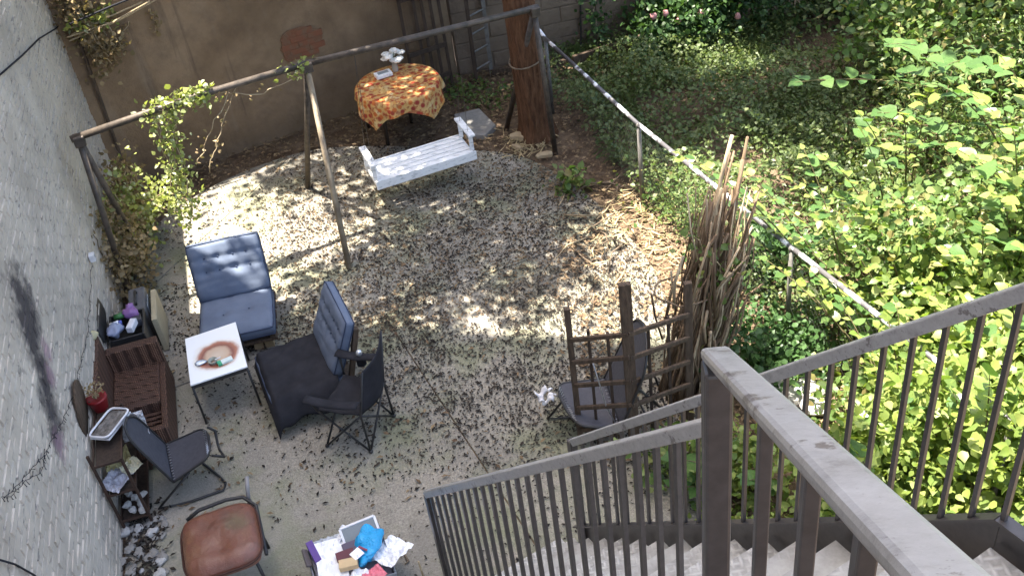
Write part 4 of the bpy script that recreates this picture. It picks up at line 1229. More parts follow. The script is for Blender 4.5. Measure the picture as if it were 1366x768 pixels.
# ------------------------------------------------------------------ bundle of tall dry stalks
sb = thing('stalk_bundle', 'tall leaning bundle of dry brown stalks behind the trellis', 'stalk bundle', (1.35, 6.3, GZ))
rr = random.Random(3)
for k in range(150):
    th = rr.random() * 6.283; rad = math.sqrt(rr.random())
    bx0 = V(1.29 + .21 * rad * math.cos(th), 6.28 + .2 * rad * math.sin(th), GZ)
    tall = k < 7
    q = (rr.uniform(955, 1000), rr.uniform(165, 225)) if tall else (932 + 72 * (.5 + .5 * rad * math.cos(th)) + rr.uniform(-16, 16), rr.uniform(245, 350) + (70 if rr.random() < .3 else 0))
    ty = 6.42 + .16 * rad * math.sin(th) + rr.uniform(-.05, .05)
    d = ray(*q); t = ty / d.y
    tp = CAM + d * t
    mid = bx0 * .5 + tp * .5 + V(rr.uniform(-.1, .1), rr.uniform(-.07, .07), 0)
    r0 = rr.choice((.006, .007, .009, .011, .016)) if not tall else rr.choice((.013, .02))
    Q = []
    for t_ in range(8):
        w_ = t_ / 7
        Q.append(bx0 * (1 - w_) ** 2 + mid * (2 * w_ * (1 - w_)) + tp * w_ * w_ + V(rr.gauss(0, .02), rr.gauss(0, .02), 0))
    MB().tube(Q, [r0 * (1.05 - .45 * t_ / 7) * rr.uniform(.85, 1.25) for t_ in range(8)], 6).build('stalk', MT['stalk'], sb, True)
for k in range(60):
    z0 = rr.uniform(.1, 1.35); cx = 1.27 + .12 * z0 + rr.uniform(-.2, .27); cy = 6.2 + rr.uniform(-.16, .2)
    cx = min(cx, 1.5); a_ = V(cx, cy, z0); b_ = a_ + V(rr.uniform(-.12, .26), rr.uniform(-.1, .1), rr.uniform(.25, .75))
    MB().tube([a_, a_ * .5 + b_ * .5 + V(rr.uniform(-.03, .03), 0, 0), b_], rr.choice((.006, .009, .013)), 5).build('stalk', MT['stalk'], sb, True)
MB().tube([V(1.36 + .27 * math.cos(t * .39), 6.33 + .2 * math.sin(t * .39), 1.05 + .02 * math.sin(t * 2.1)) for t in range(16)], .008, 5, True).build('tie', MT['twig'], sb, True)

# ------------------------------------------------------------------ the steel stairs
A = V(.498, 2.17, 3.901); B = V(-.737, 4.635, 1.05)
az = V(B.x - A.x, B.y - A.y, 0); RUNL = az.length; az.normalize()
pe = V(-az.y, az.x, 0)
if pe.x < 0: pe = -pe
WS = .88
SLP = (A.z - B.z) / RUNL
stair = thing('steel_staircase', 'brown grey steel staircase with railings running down from the right to the yard', 'staircase', (B.x, B.y, 0))
RP, DR = MT['rail_paint'], MT['dusty_sheen_rail']
def sp2(s, w, z=0.0):      # s metres along the flight (downwards), w across from the near rail; z above the near-rail line
    p = A + az * s + pe * w
    return V(p.x, p.y, A.z - SLP * s + z)
QF = A + pe * WS
def far_at(q): return onplane(*q, QF, pe)
def line_fit(qs):
    P = [far_at(q) for q in qs]; s = [(p - A).dot(az) for p in P]; k = np.polyfit(s, [p.z for p in P], 1)
    return lambda t: float(k[0] * t + k[1])
frail = line_fit([(1366, 395), (1180, 448), (1010, 505), (930, 535), (765, 590)])
fstr = line_fit([(1260, 690), (950, 700), (785, 700)])
send = (far_at((765, 590)) - A).dot(az)
def fp_(s, z): p = QF + az * s; return V(p.x, p.y, z)
S_TOP = -1.1
MB().beam(fp_(S_TOP, frail(S_TOP)), fp_(send, frail(send)), .042, .05, (0, 0, 1)).build('handrail', DR, stair, bevel=.006)
MB().box(fp_(send + .02, (frail(send) + GZ) / 2), (.05, .05, frail(send) - GZ), math.atan2(az.y, az.x)).build('newel_post', RP, stair, bevel=.004)
s = send - .11
while s > S_TOP:
    if s > -.46: z0 = fstr(s)
    else: z0 = fstr(-.46)
    MB().box(fp_(s, (z0 + frail(s) - .02) / 2), (.017, .017, frail(s) - .02 - z0), math.atan2(az.y, az.x)).build('baluster', RP, stair)
    s -= .112
# far stringer: a channel
SD_ = .27
def chan(w, f0, s0, s1, nm):
    def q(s, z, o): p = A + az * s + pe * (w + o); return V(p.x, p.y, z)
    th = .012
    MB().extr([q(s0, f0(s0), 0), q(s1, f0(s1), 0), q(s1, f0(s1) - SD_, 0), q(s0, f0(s0) - SD_, 0)], pe * th).build(nm, RP, stair)
    MB().beam(q(s0, f0(s0) + .004, -.012), q(s1, f0(s1) + .004, -.012), .05, .01).build('flange', RP, stair)
chan(WS + .012, fstr, -.46, send + .1, 'stringer')
fland = lambda s: fstr(-.46)
chan(WS + .012, fland, -1.3, -.462, 'landing_channel')
fnear = lambda s: A.z - SLP * s - 1.0 + .07
chan(-.03, lambda s: fstr(s), .0, RUNL + .1, 'stringer')
# treads
k = 0
run = .205
s = -.46
zt = lambda s: fstr(s) - .15
while True:
    z = zt(s + run)
    if z < .02 or s > send + .2: break
    c = A + az * (s + run / 2 + .01) + pe * (WS / 2 - .003)
    MB().box(V(c.x, c.y, z), (run + .03, WS - .03, .035), math.atan2(az.y, az.x)).build('tread', MT['tread'], stair, bevel=.003)
    s += run
c = A + az * (-.46 - .5) + pe * (WS / 2 - .003)
MB().box(V(c.x, c.y, zt(-.46) + .0), (.99, WS - .03, .035), math.atan2(az.y, az.x)).build('landing_plate', MT['tread'], stair, bevel=.003)
# near rail of the flight
MB().beam(A - (B - A).normalized() * .07, B, .05, .048).build('handrail', DR, stair, bevel=.006)
MB().box(V(B.x, B.y, (B.z + GZ) / 2 - .02), (.045, .045, B.z - GZ), math.atan2(az.y, az.x)).build('newel_post', RP, stair, bevel=.004)
s = .12
while s < RUNL - .06:
    p = sp2(s, 0)
    z0 = fstr(s)
    MB().box(V(p.x, p.y, (z0 + p.z - .02) / 2), (.019, .019, p.z - .02 - z0), math.atan2(az.y, az.x)).build('baluster', RP, stair)
    s += .112
# corner post and the upper rail towards the building
PT = CAM + ray(957, 474).normalized() * 1.55
pw = .043
up_dir = CAM + ray(1252, 768).normalized() * .66 - PT
pang = math.atan2(up_dir.y, up_dir.x)
MB().box(V(PT.x, PT.y, (PT.z - .02 + GZ) / 2), (pw, pw, PT.z - .02 - GZ), pang).build('corner_post', RP, stair, bevel=.006)
ru = up_dir.normalized()
R0 = PT - ru * .026; R1 = PT + ru * (up_dir.length + .12)
MB().beam(R0, R1, .043, .02).build('upper_handrail', DR, stair, bevel=.007)
hor = V(up_dir.x, up_dir.y, 0).normalized(); sl_ = up_dir.z / V(up_dir.x, up_dir.y, 0).length
LB = -.95
hn = V(-hor.y, hor.x, 0)
for q in ((1022, 560), (1084, 628), (1158, 708), (1255, 800), (1390, 930)):
    p = onplane(*q, PT, hn); s = (p - PT).dot(hor)
    p = PT + hor * s; z1 = PT.z + sl_ * s - .012
    MB().box(V(p.x, p.y, z1 + LB / 2), (.016, .016, -LB), pang).build('baluster', RP, stair, bevel=.002)
p0 = PT + V(0, 0, LB - .05); p1 = PT + hor * 1.0 + V(0, 0, sl_ * 1.0 + LB - .05)
MB().beam(p0, p1, .05, .12).build('upper_stringer', RP, stair, bevel=.004)

# ------------------------------------------------------------------ the tree over the yard
fx = lambda y: float(np.interp(y, [p[1] for p in FP[::-1]], [p[0] for p in FP[::-1]]))
tree = thing('tree', 'reddish brown tree trunk rising behind the right legs of the swing frame', 'tree', (.56, 10.87, GZ))
p0 = V(.56, 10.87, GZ - .05); p1 = G(692, 2, 1.75)
dT = (p1 - p0)
TPTS = [p0, p0 + dT * .12, p0 + dT * .5, p1, p1 + dT * .8 + V(-.05, .1, 0), p1 + dT * 1.6 + V(-.1, .15, 0), p1 + dT * 2.5]
TR = [.235, .195, .175, .165, .15, .125, .08]
mb = MB()
def trunk(u, v):
    f = v * (len(TPTS) - 1); i = min(int(f), len(TPTS) - 2); t = f - i
    c = TPTS[i] * (1 - t) + TPTS[i + 1] * t; r = TR[i] * (1 - t) + TR[i + 1] * t
    a = u * 6.283
    n_ = V(math.cos(a), math.sin(a), 0)
    r *= 1 + .10 * mnoise.noise(V(n_.x * 2.4, n_.y * 2.4, c.z * .5)) + .06 * mnoise.noise(V(n_.x * 8, n_.y * 8, c.z * 1.2)) + .07 * abs(mnoise.noise(V(n_.x * 16, n_.y * 16, c.z * 2.2))) + (.25 * max(0, .25 - c.z) * (1 + math.sin(a * 5)))
    return c + n_ * r
mb.grid(trunk, 90, 120, True).build('trunk', MT['bark'], tree, True)
rr = random.Random(5)
SOFF = V(-.95, .313, 0) * .249                        # plan shift towards the sun per metre of height
def cover(x, y):
    """how much of the ground at (x, y) the crown should shade"""
    if y < 9.6 and x > 1.9: return .02 if y < 8.6 else .15
    if y < 7.4: return 0
    c = 0.0
    if -2.3 < x < 1.7: c = (.15 + .85 * min(1, max(0, (x + 1.5) / 1.3))) * (1 if y > 8.6 else .25)
    elif x >= 1.7: c = .95 if y > 9.0 else .45
    elif x > -3.4: c = .04
    if y > 10.6 and x < 1: c = max(c, .62)
    if x > 6.5: c *= .6
    return c
cl_c = []
while len(cl_c) < 380:
    gx, gy = rr.uniform(-3.4, 8), rr.uniform(7.6, 13.6)
    nz = .42 + 1.9 * mnoise.noise(V(gx * .5 + 4, gy * .5, 3))
    if rr.random() < cover(gx, gy) * min(1.4, max(.02, nz * 1.5)):
        h = rr.uniform(5.6, 8.6)
        cl_c.append(V(gx, gy, 0) + SOFF * h + V(0, 0, h))
P = []
for c in cl_c:
    r = rr.uniform(.2, .38)
    for _ in range(115):
        P.append(c + V(rr.gauss(0, r), rr.gauss(0, r), rr.gauss(0, r * .7)))
cards('crown', MT['canopy'], P, RNG.uniform(.08, .15, len(P)), LEAF4, .5, tree)
hub = [TPTS[4], TPTS[5], TPTS[6]]
for k in range(11):
    c = cl_c[rr.randrange(len(cl_c))]
    s_ = hub[k % 3]
    m_ = s_ * .5 + c * .5 + V(0, 0, .5)
    MB().tube([s_, s_ * .75 + m_ * .25 + V(0, 0, .25), m_, c], [.075, .06, .045, .015], 7).build('limb', MT['bark'], tree, True)
q1 = p0 + dT * .62
o = MB().tube([q1 + V(.2 * math.cos(t * .393), .2 * math.sin(t * .393), .05 * math.sin(t * .393 + 1)) for t in range(16)], .01, 6, True).build('rope_loop', MT['twig'], None, True, origin=q1)
tag(o, 'rope loop tied around the reddish tree trunk', 'rope')

# ------------------------------------------------------------------ shrubs, saplings, vines
def shrub(x, y, rx, ry, h, n, size, mat, label, name='shrub', group=None, clumps=26, tm=LEAF4, z0=.1, stems=7, up=.45, seed=0):
    r_ = random.Random(seed * 13 + int(x * 100) + int(y * 10))
    t = thing(name, label, 'shrub', (x, y, GZ), group)
    cs = []
    while len(cs) < clumps:
        a, b, c = r_.uniform(-1, 1), r_.uniform(-1, 1), r_.random()
        if (a * a + b * b) * (.55 + .45 * c) + (c - .35) ** 2 * 1.6 < 1:
            cs.append(V(x + a * rx, y + b * ry, z0 + c * (h - z0)))
    P = []
    rad = .36 * min(rx, ry, h) + .05
    for i in range(n):
        c = cs[i % clumps]
        P.append((c.x + r_.gauss(0, rad), c.y + r_.gauss(0, rad), max(.02, c.z + r_.gauss(0, rad * .55))))
    cards('foliage', mat, P, RNG.uniform(size * .6, size * 1.3, n), tm, up, t)
    for k in range(stems):
        c = cs[(k * 3) % clumps]
        b = V(x + r_.uniform(-.15, .15), y + r_.uniform(-.15, .15), GZ)
        MB().tube([b, b * .5 + c * .5 + V(0, 0, h * .12), c], [.012, .009, .004], 5).build('stem', MT['stem'], t, True)
    return t
# hedge at the far end
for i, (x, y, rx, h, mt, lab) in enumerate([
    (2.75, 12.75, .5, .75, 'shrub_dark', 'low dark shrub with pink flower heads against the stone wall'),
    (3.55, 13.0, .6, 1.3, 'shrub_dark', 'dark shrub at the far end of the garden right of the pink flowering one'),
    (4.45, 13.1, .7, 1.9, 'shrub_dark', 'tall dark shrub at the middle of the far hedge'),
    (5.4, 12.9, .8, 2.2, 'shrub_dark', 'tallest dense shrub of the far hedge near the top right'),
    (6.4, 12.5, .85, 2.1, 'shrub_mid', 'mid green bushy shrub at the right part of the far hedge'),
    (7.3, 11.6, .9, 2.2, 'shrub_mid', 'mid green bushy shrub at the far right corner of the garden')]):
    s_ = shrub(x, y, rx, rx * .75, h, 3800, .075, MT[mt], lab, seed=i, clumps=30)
    if i == 0:
        PK = flat('dusty_pink_petals', (.5, .24, .24), .8)
        for q in ((872, 22), (888, 18), (905, 28), (935, 17), (984, 22)):
            g = onplane(q[0], q[1], (0, 12.4, 0), (0, 1, 0))
            MB().ball(g, .042, 9, 6, 1, None, .5, q[0]).build('flower_head', PK, s_, True)
for i, (x, y, rx, h, n, mt, sz, lab) in enumerate([
    (5.2, 10.6, .8, 1.9, 4200, 'shrub_mid', .08, 'loose green shrub standing in front of the far hedge on the right'),
    (6.3, 9.9, .85, 2.3, 4200, 'shrub_mid', .085, 'green shrub at the right edge behind the lime leaves'),
    (4.5, 9.1, .65, 1.1, 3000, 'shrub_mid', .07, 'low feathery green shrub right of the dark ground cover'),
    (5.6, 8.5, .75, 1.9, 3600, 'shrub_mid', .075, 'feathery green shrub left of the right picture edge'),
    (3.5, 7.9, .6, .55, 2600, 'shrub_mid', .065, 'small green shrub behind the fence post near the stalk bundle'),
    (2.3, 7.7, .4, .4, 1800, 'shrub_dark', .06, 'low dark shrub hugging the fence right of the stalk bundle'),
    (2.1, 6.35, .38, .45, 1800, 'shrub_dark', .06, 'low dark shrub between the stalk bundle and the fence post'),
    (1.95, 8.6, .3, .45, 1300, 'shrub_mid', .05, 'small weedy bush at the foot of the fence left of the stalk bundle'),
    (2.75, 5.55, .4, .5, 1700, 'shrub_mid', .065, 'low green bush behind the left end of the long stair railing')]):
    shrub(x, y, rx, rx * .8, h, n, sz, MT[mt], lab, seed=20 + i, clumps=22, tm=LONG if i in (2, 3, 4, 7) else LEAF4)
for i, (x, y, rx, h, n, sz, lab) in enumerate([
    (3.2, 6.5, .6, 1.2, 3400, .085, 'sunlit lime green bush behind the fence above the stair railing'),
    (3.95, 6.9, .7, 1.5, 3800, .09, 'sunlit lime green bush in the middle of the right side'),
    (4.55, 7.5, .6, 1.35, 2200, .09, 'sunlit lime green bush at the right picture edge'),
    (3.9, 5.8, .7, 1.3, 3600, .105, 'sunlit lime green bush just above the far stair handrail'),
    (3.1, 5.0, .6, 1.15, 3200, .105, 'sunlit lime green bush seen through the middle of the stair railing'),
    (4.9, 6.6, .75, 2.1, 4200, .1, 'tall sunlit bush at the right edge above the stair handrail'),
    (2.5, 4.95, .32, 1.3, 1300, .09, 'leafy bush covering the near end of the chain link fence'),
    (3.6, 4.5, .6, 1.2, 3000, .11, 'sunlit lime green bush seen through the right end of the stair railing'),
    (1.75, 4.4, .3, .6, 1300, .085, 'low green bush seen just right of the corner post'), (2.15, 3.7, .35, .7, 1500, .09, 'low green bush seen between the thick handrail and the far stringer'),
    (1.5, 5.1, .28, .5, 1000, .08, 'low green bush at the foot of the stairs behind the corner post'),
    (2.3, 4.7, .35, .7, 1300, .085, 'green bush seen through the left end of the long stair railing')]):
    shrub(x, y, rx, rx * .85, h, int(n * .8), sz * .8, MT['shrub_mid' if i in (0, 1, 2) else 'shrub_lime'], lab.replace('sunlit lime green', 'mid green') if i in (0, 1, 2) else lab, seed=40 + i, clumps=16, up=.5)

# large leaves, each a piece of its own
leaf_v = []; leaf_d = []
MT['dull_leaf'] = leafmat('large_dull_leaves', [(.07, .14, .04), (.1, .18, .05), (.06, .12, .035), (.13, .2, .06)], .35, .5, .2)
for k in range(4):
    r_ = random.Random(k + 50); mb = MB()
    prof = [(0, 0), (.30, .05), (.46, .25), (.42, .5), (.22, .8), (0, 1.05)]
    vs_ = []
    for x, y in prof:
        vs_.append((x, y, .16 * x + .05 * r_.uniform(-1, 1) - .16 * y * y))
    mid = [(0, y, -.16 * y * y) for x, y in prof]
    allv = vs_ + mid + [(-x, y, z + .04 * r_.uniform(-1, 1)) for x, y, z in vs_]
    fs_ = []
    for j in range(5):
        fs_.append((6 + j, j, j + 1, 7 + j)); fs_.append((12 + j, 6 + j, 7 + j, 13 + j))
    me = bpy.data.meshes.new('leaf'); me.from_pydata(allv, [], fs_); me.materials.append(MT['big_leaf']); me.update()
    me.polygons.foreach_set('use_smooth', [True] * len(me.polygons))
    leaf_v.append(me)
    me2 = me.copy(); me2.name = 'leaf'; me2.materials.clear(); me2.materials.append(MT['dull_leaf']); leaf_d.append(me2)
def sapling(base, tips, label, lsz, per=14, seed=0, start=.35, dull=False):
    lv = leaf_d if dull else leaf_v * 2 + leaf_d
    r_ = random.Random(seed)
    t = thing('sapling', label, 'sapling', (base[0], base[1], GZ))
    org = ORG[t.name]
    b = V(base[0], base[1], GZ)
    for (q, z) in tips:
        tip = G(*q, z)
        m_ = b * .45 + tip * .55 + V(0, 0, .22 * z)
        pts = []
        for k in range(9):
            s = k / 8
            pts.append(b * (1 - s) ** 2 + m_ * (2 * s * (1 - s)) + tip * s * s)
        MB().tube(pts, [.011 - .0011 * k for k in range(9)], 5).build('stem', MT['stem'], t, True)
        for k in range(per):
            s = start + (1 - start) * (k + r_.random() * .6) / per
            p = b * (1 - s) ** 2 + m_ * (2 * s * (1 - s)) + tip * s * s
            dr = (m_ - b) * (2 * (1 - s)) + (tip - m_) * (2 * s)
            side = 1 if k % 2 else -1
            out = V(-dr.y, dr.x, 0).normalized() * side * r_.uniform(.6, 1) + dr.normalized() * r_.uniform(.2, .7) + V(r_.uniform(-.3, .3), r_.uniform(-.3, .3), r_.uniform(-.25, .2))
            if k >= per - 1: out = dr.normalized() + V(0, 0, -.1)
            yv = out.normalized(); up = V(r_.uniform(-.35, .35), r_.uniform(-.35, .35), 1)
            xv = yv.cross(up).normalized(); zv = xv.cross(yv)
            sc = lsz * r_.uniform(.6, 1.25) * (1.1 - .35 * s)
            M_ = Matrix((xv * sc, yv * sc, zv * sc)).transposed().to_4x4()
            M_.translation = p + yv * sc * .12 - org
            o = bpy.data.objects.new('leaf', lv[r_.randrange(len(lv))]); COL.objects.link(o)
            o.parent = t; o.matrix_local = M_
    return t
SAP = [
    ((2.9, 6.7), [((900, 202), 1.75), ((925, 212), 1.75), ((985, 222), 1.7), ((1070, 195), 1.6)], 'long leafy shoot reaching left over the stalk bundle', .11, 17),
    ((3.5, 7.4), [((1095, 205), 1.7), ((1150, 175), 1.6), ((1120, 260), 1.3)], 'young sapling with large pale leaves right of the stalk bundle', .15, 12),
    ((3.9, 8.2), [((1205, 150), 1.7), ((1145, 150), 1.4), ((1240, 120), 1.6)], 'sapling with one bright white lit leaf at its tip', .15, 10),
    ((3.2, 6.3), [((1045, 310), 1.0), ((1110, 300), 1.3), ((1090, 375), 1.0)], 'bright leafed sapling overhanging the white fence rail', .11, 15),
    ((3.9, 6.6), [((1220, 270), 1.5), ((1260, 330), 1.4), ((1310, 300), 1.6)], 'bright leafed sapling in the middle of the sunlit greenery', .12, 15),
    ((4.4, 7.0), [((1350, 170), 2.1), ((1330, 260), 1.7), ((1366, 330), 1.6)], 'tall bright leafed sapling at the right picture edge', .15, 14),
    ((5.0, 6.9), [((1290, 120), 2.2), ((1330, 70), 2.4), ((1250, 190), 2.0), ((1300, 210), 2.0)], 'tall sapling whose branches reach in from the right picture edge', .16, 13),
    ((5.2, 8.6), [((1230, 110), 2.1), ((1170, 150), 1.7), ((1290, 60), 2.4), ((1200, 60), 2.2)], 'tall green sapling behind the one reaching in from the right edge', .15, 13),
    ((3.7, 5.5), [((1290, 400), 1.4), ((1345, 380), 1.6), ((1235, 395), 1.3), ((1180, 405), 1.1)], 'bright leafed sapling rising just above the far stair handrail', .12, 15),
    ((3.0, 4.6), [((1200, 510), 1.1), ((1270, 520), 1.3), ((1150, 560), .9), ((1320, 500), 1.5)], 'broad leafed sapling seen through the right half of the stair railing', .15, 14),
    ((2.4, 4.5), [((1080, 590), .8), ((1140, 600), .9), ((1030, 600), .7)], 'broad leafed green plant seen through the middle balusters', .17, 9),
    ((1.75, 5.1), [((880, 650), .3), ((1000, 640), .5), ((895, 610), .5)], 'broad leafed plant growing behind the corner post of the stairs', .15, 8),
    ((2.9, 6.1), [((985, 300), .95), ((1035, 290), 1.0), ((1020, 345), .9), ((1075, 355), 1.1)], 'leafy shoots spilling over the fence just right of the stalk bundle', .1, 13),
    ((2.75, 5.2), [((1185, 428), 1.1), ((1215, 455), 1.1), ((1150, 455), 1.0), ((1120, 400), 1.1), ((1195, 400), 1.2)], 'bright leafed sapling hiding the near end of the white fence rail', .11, 13),
    ((3.3, 7.0), [((1055, 240), 1.2), ((1005, 250), 1.0), ((1090, 290), 1.1)], 'pale leafed sapling leaning over the fence behind the shoots', .11, 13),
    ((5.6, 10.2), [((1060, 110), 1.1), ((1180, 60), 1.9), ((1260, 90), 1.9), ((1200, 100), 1.4)], 'sapling with dull green hanging leaves before the far hedge', .17, 12)]
for i, (b, t_, lab, lsz, per) in enumerate(SAP):
    sapling(b, t_, lab, lsz, per, seed=100 + i, dull=i in (7, 11, 15))

# ground cover, weeds, litter
def scatter(n, x0, x1, y0, y1, ok, z=lambda x, y: 0.0):
    out = []
    r_ = RNG
    while len(out) < n:
        xs = r_.uniform(x0, x1, 4000); ys = r_.uniform(y0, y1, 4000); rs = r_.random(4000)
        for x, y, q in zip(xs, ys, rs):
            if q < ok(x, y):
                out.append((x, y, z(x, y)))
                if len(out) >= n: break
    return np.array(out)
def okg(x, y):
    if x < fx(y) + .05: return 0
    if y > 13.0 + .15 * x: return 0
    return .35 + .65 * min(1, max(0, .55 + 1.3 * mnoise.noise(V(x * .8, y * .8, 0))))
pz = scatter(85000, 0.7, 9, 2.5, 13.4, okg)
hz = np.array([.06 + .3 * max(0, .45 + mnoise.noise(V(x * 1.3, y * 1.3, 5))) for x, y, _ in pz])
pz[:, 2] = GZ + hz * RNG.random(len(pz)) ** .5 * 1.6
o = cards('ground_cover', MT['ground_leaf'], pz, RNG.uniform(.03, .07, len(pz)), LEAF2, .55, kind='stuff', origin=(3, 9, 0))
tag(o, 'low green ground cover filling the shaded garden beyond the fence', 'ground cover')
pz2 = scatter(9000, 1.2, 8, 8.5, 13, lambda x, y: okg(x, y) * (mnoise.noise(V(x * .7, y * .7, 9)) > -.05))
pz2[:, 2] = GZ + .1
o = cards('grass', MT['ground_leaf'], pz2, RNG.uniform(.14, .26, len(pz2)), BLADE, .25, kind='stuff', origin=(3, 10, 0))
tag(o, 'blades of grass standing in the garden ground cover', 'grass')
def inpoly(x, y, P):
    c = False; j = len(P) - 1
    for i in range(len(P)):
        if (P[i][1] > y) != (P[j][1] > y) and x < (P[j][0] - P[i][0]) * (y - P[i][1]) / (P[j][1] - P[i][1]) + P[i][0]: c = not c
        j = i
    return c
def okd(x, y):
    if x > fx(y) + .5 or y > 12.7 + .1 * x: return 0
    wx = -3.22 - .207 * (y - 5.2)
    if x < wx + .05 or y > 11.0 + .415 * (x + 4.4) + .02: return 0
    return .06 if inpoly(x, y, PATIO_S) and not (x > .5 and mnoise.noise(V(x * 2, y * 2, 0)) > 0) else 1
pl2 = scatter(9000, -4.4, 3, 5.5, 12.8, okd)
pl2[:, 2] = .006 + RNG.random(len(pl2)) * .025
o = cards('dry_leaf_litter', MT['litter_brown'], pl2, RNG.uniform(.03, .075, len(pl2)), CURL, .8, kind='stuff', origin=(0, 9, 0))
tag(o, 'dry brown leaf litter on the bare earth round the edge of the paving', 'leaf litter')
def okp(x, y):
    if not inpoly(x, y, PATIO_S): return 0
    px, py = proj(V(x, y, 0))
    d = np.interp(py, [120, 200, 330, 430, 560, 640, 768], [.5, .55, .75, 1, .75, .14, .05])
    d *= np.interp(px, [150, 380, 500, 700, 900], [.12, .2, .7, 1, 1]) if py > 470 else np.interp(px, [150, 300, 480, 700, 900], [.45, .5, .85, 1, 1]) if py > 380 else np.interp(px, [200, 330, 480, 700], [.08, .3, .85, 1])
    return d * max(.12, .72 + .6 * mnoise.noise(V(x * 1.6, y * 1.6, 4)) + .5 * mnoise.noise(V(x * 4.5, y * 4.5, 2)))
pp = scatter(30000, -4.0, 1.5, 3.5, 11.4, okp)
pp[:, 2] = .006 + RNG.random(len(pp)) * .006
o = cards('fallen_leaves', MT['litter_dark'], pp, np.where(RNG.random(len(pp)) < .07, RNG.uniform(.035, .06, len(pp)), RNG.uniform(.016, .038, len(pp))), CURL, .9, kind='stuff', origin=(-1, 7, 0))
tag(o, 'small dark fallen leaves and fruit strewn over the concrete paving', 'fallen leaves')
pt3 = scatter(9000, -4.0, 1.5, 7.6, 11.4, lambda x, y: (.75 + .6 * mnoise.noise(V(x * 1.1, y * 1.1, 8))) * (.12 + .88 * min(1, max(0, (x + 3.0) / 1.4))) if inpoly(x, y, PATIO_S) else 0)
pt3[:, 2] = .005 + RNG.random(len(pt3)) * .006
o = cards('tan_leaves', MT['litter_brown'], pt3, RNG.uniform(.015, .04, len(pt3)), CURL, .9, kind='stuff', origin=(-1, 9, 0))
tag(o, 'tan dry leaves scattered over the sunlit far half of the paving', 'fallen leaves')
ps_ = []
for q, n, r in (((860, 310), 130, .3), ((890, 345), 60, .2), ((700, 190), 160, .16), ((835, 275), 60, .2)):
    g = G(*q)
    ps_ += [(g.x + random.gauss(0, r), g.y + random.gauss(0, r * 1.2), .01 + .03 * random.random()) for _ in range(n)]
o = cards('straw', leafmat('pale_straw', [(.4, .31, .17), (.5, .4, .23), (.3, .22, .12)], .1, .8, .2), ps_, RNG.uniform(.08, .2, len(ps_)), BLADE, .85, kind='stuff', origin=(1.4, 8, 0))
tag(o, 'pale dry straw lying on the earth beside the fence', 'straw')
# weeds by the wall and fence
def patch(name, label, cat, q, n, r, h, size, mat, tm=LEAF4, up=.5):
    g = G(*q); t = thing(name, label, cat, (g.x, g.y, GZ))
    P = [(g.x + random.gauss(0, r), g.y + random.gauss(0, r), GZ + h * random.random()) for _ in range(n)]
    cards('foliage', mat, P, RNG.uniform(size * .6, size * 1.3, n), tm, up, t)
    for k in range(6):
        a = k * 1.05
        MB().tube([g + V(0, 0, GZ), g + V(math.cos(a) * r * .7, math.sin(a) * r * .7, h * .8)], .004, 5).build('stem', MT['stem'], t)
    return t
patch('weed_patch', 'green weeds at the foot of the brown wall right of the lattice gate', 'weeds', (612, 122), 220, .18, .14, .05, MT['shrub_mid'])
patch('weed_patch', 'green weeds between the step ladder and the tree trunk', 'weeds', (655, 132), 220, .2, .12, .05, MT['shrub_mid'])
patch('weed', 'single green weed on the littered earth right of the tree', 'weed', (762, 255), 90, .1, .3, .09, MT['shrub_mid'])
patch('weed_patch', 'green weeds at the fence post beside the stalk bundle', 'weeds', (888, 265), 500, .2, .4, .05, MT['shrub_mid'])
patch('weed_patch', 'leafy weeds behind the balusters at the foot of the stairs', 'weeds', (905, 640), 350, .16, .5, .07, MT['shrub_mid'])
# fallen twigs
for i in range(22):
    q = (random.uniform(745, 890), random.uniform(235, 350))
    g = G(*q, .02); a = random.uniform(0, 6.28); l = random.uniform(.15, .55)
    o = MB().tube([g, g + V(math.cos(a) * l * .5, math.sin(a) * l * .5, .03 + .02 * (i % 3)), g + V(math.cos(a + .2) * l, math.sin(a + .2) * l, .015)], [.009, .008, .004], 6).build('fallen_twig', MT['twig'] if i % 3 else MT['pale_twig'], None, True, origin=g)
    tag(o, 'fallen dry twig lying on the littered earth beside the fence', 'twig', 'fallen twigs beside the fence')
for (q, r, lab) in (((700, 188), (.17, .09, .07), 'pale split log lying at the foot of the tree trunk'), ((726, 211), (.09, .06, .05), 'small pale log end lying right of the larger log'), ((690, 200), (.07, .06, .04), 'short pale wood chunk in front of the tree log')):
    g = G(*q)
    dd = V(math.cos(q[0]), math.sin(q[0]) * .5, .05).normalized() * r[0]
    o = MB().tube([g - dd + V(0, 0, r[2] * .7), g - dd * .4 + V(.01, 0, r[2] * .8), g + dd * .5 + V(0, .01, r[2] * .75), g + dd + V(0, 0, r[2] * .6)], [r[2] * .75, r[2] * .9, r[2] * .8, r[2] * .5], 7).build('log', MT['wood_pale'], None, False, origin=g)
    tag(o, lab, 'log')
for i, (q, r, lab) in enumerate((((1062, 530), (.2, .14, .1), 'largest pale stone lying behind the stair railing'), ((1075, 486), (.12, .1, .09), 'pale stone just above the stair handrail'), ((1035, 535), (.12, .12, .08), 'pale stone left of the largest one behind the railing'), ((1085, 548), (.11, .1, .07), 'small pale stone right of the largest one behind the railing'))):
    g = G(*q)
    o = MB().ball(g + V(0, 0, r[2] * .7), r, 14, 9, .8, Matrix.Rotation(i, 3, 'Z'), .4, i + 3).build('stone', MT['stone_pale'], None, False, origin=g)
    tag(o, lab, 'stone')
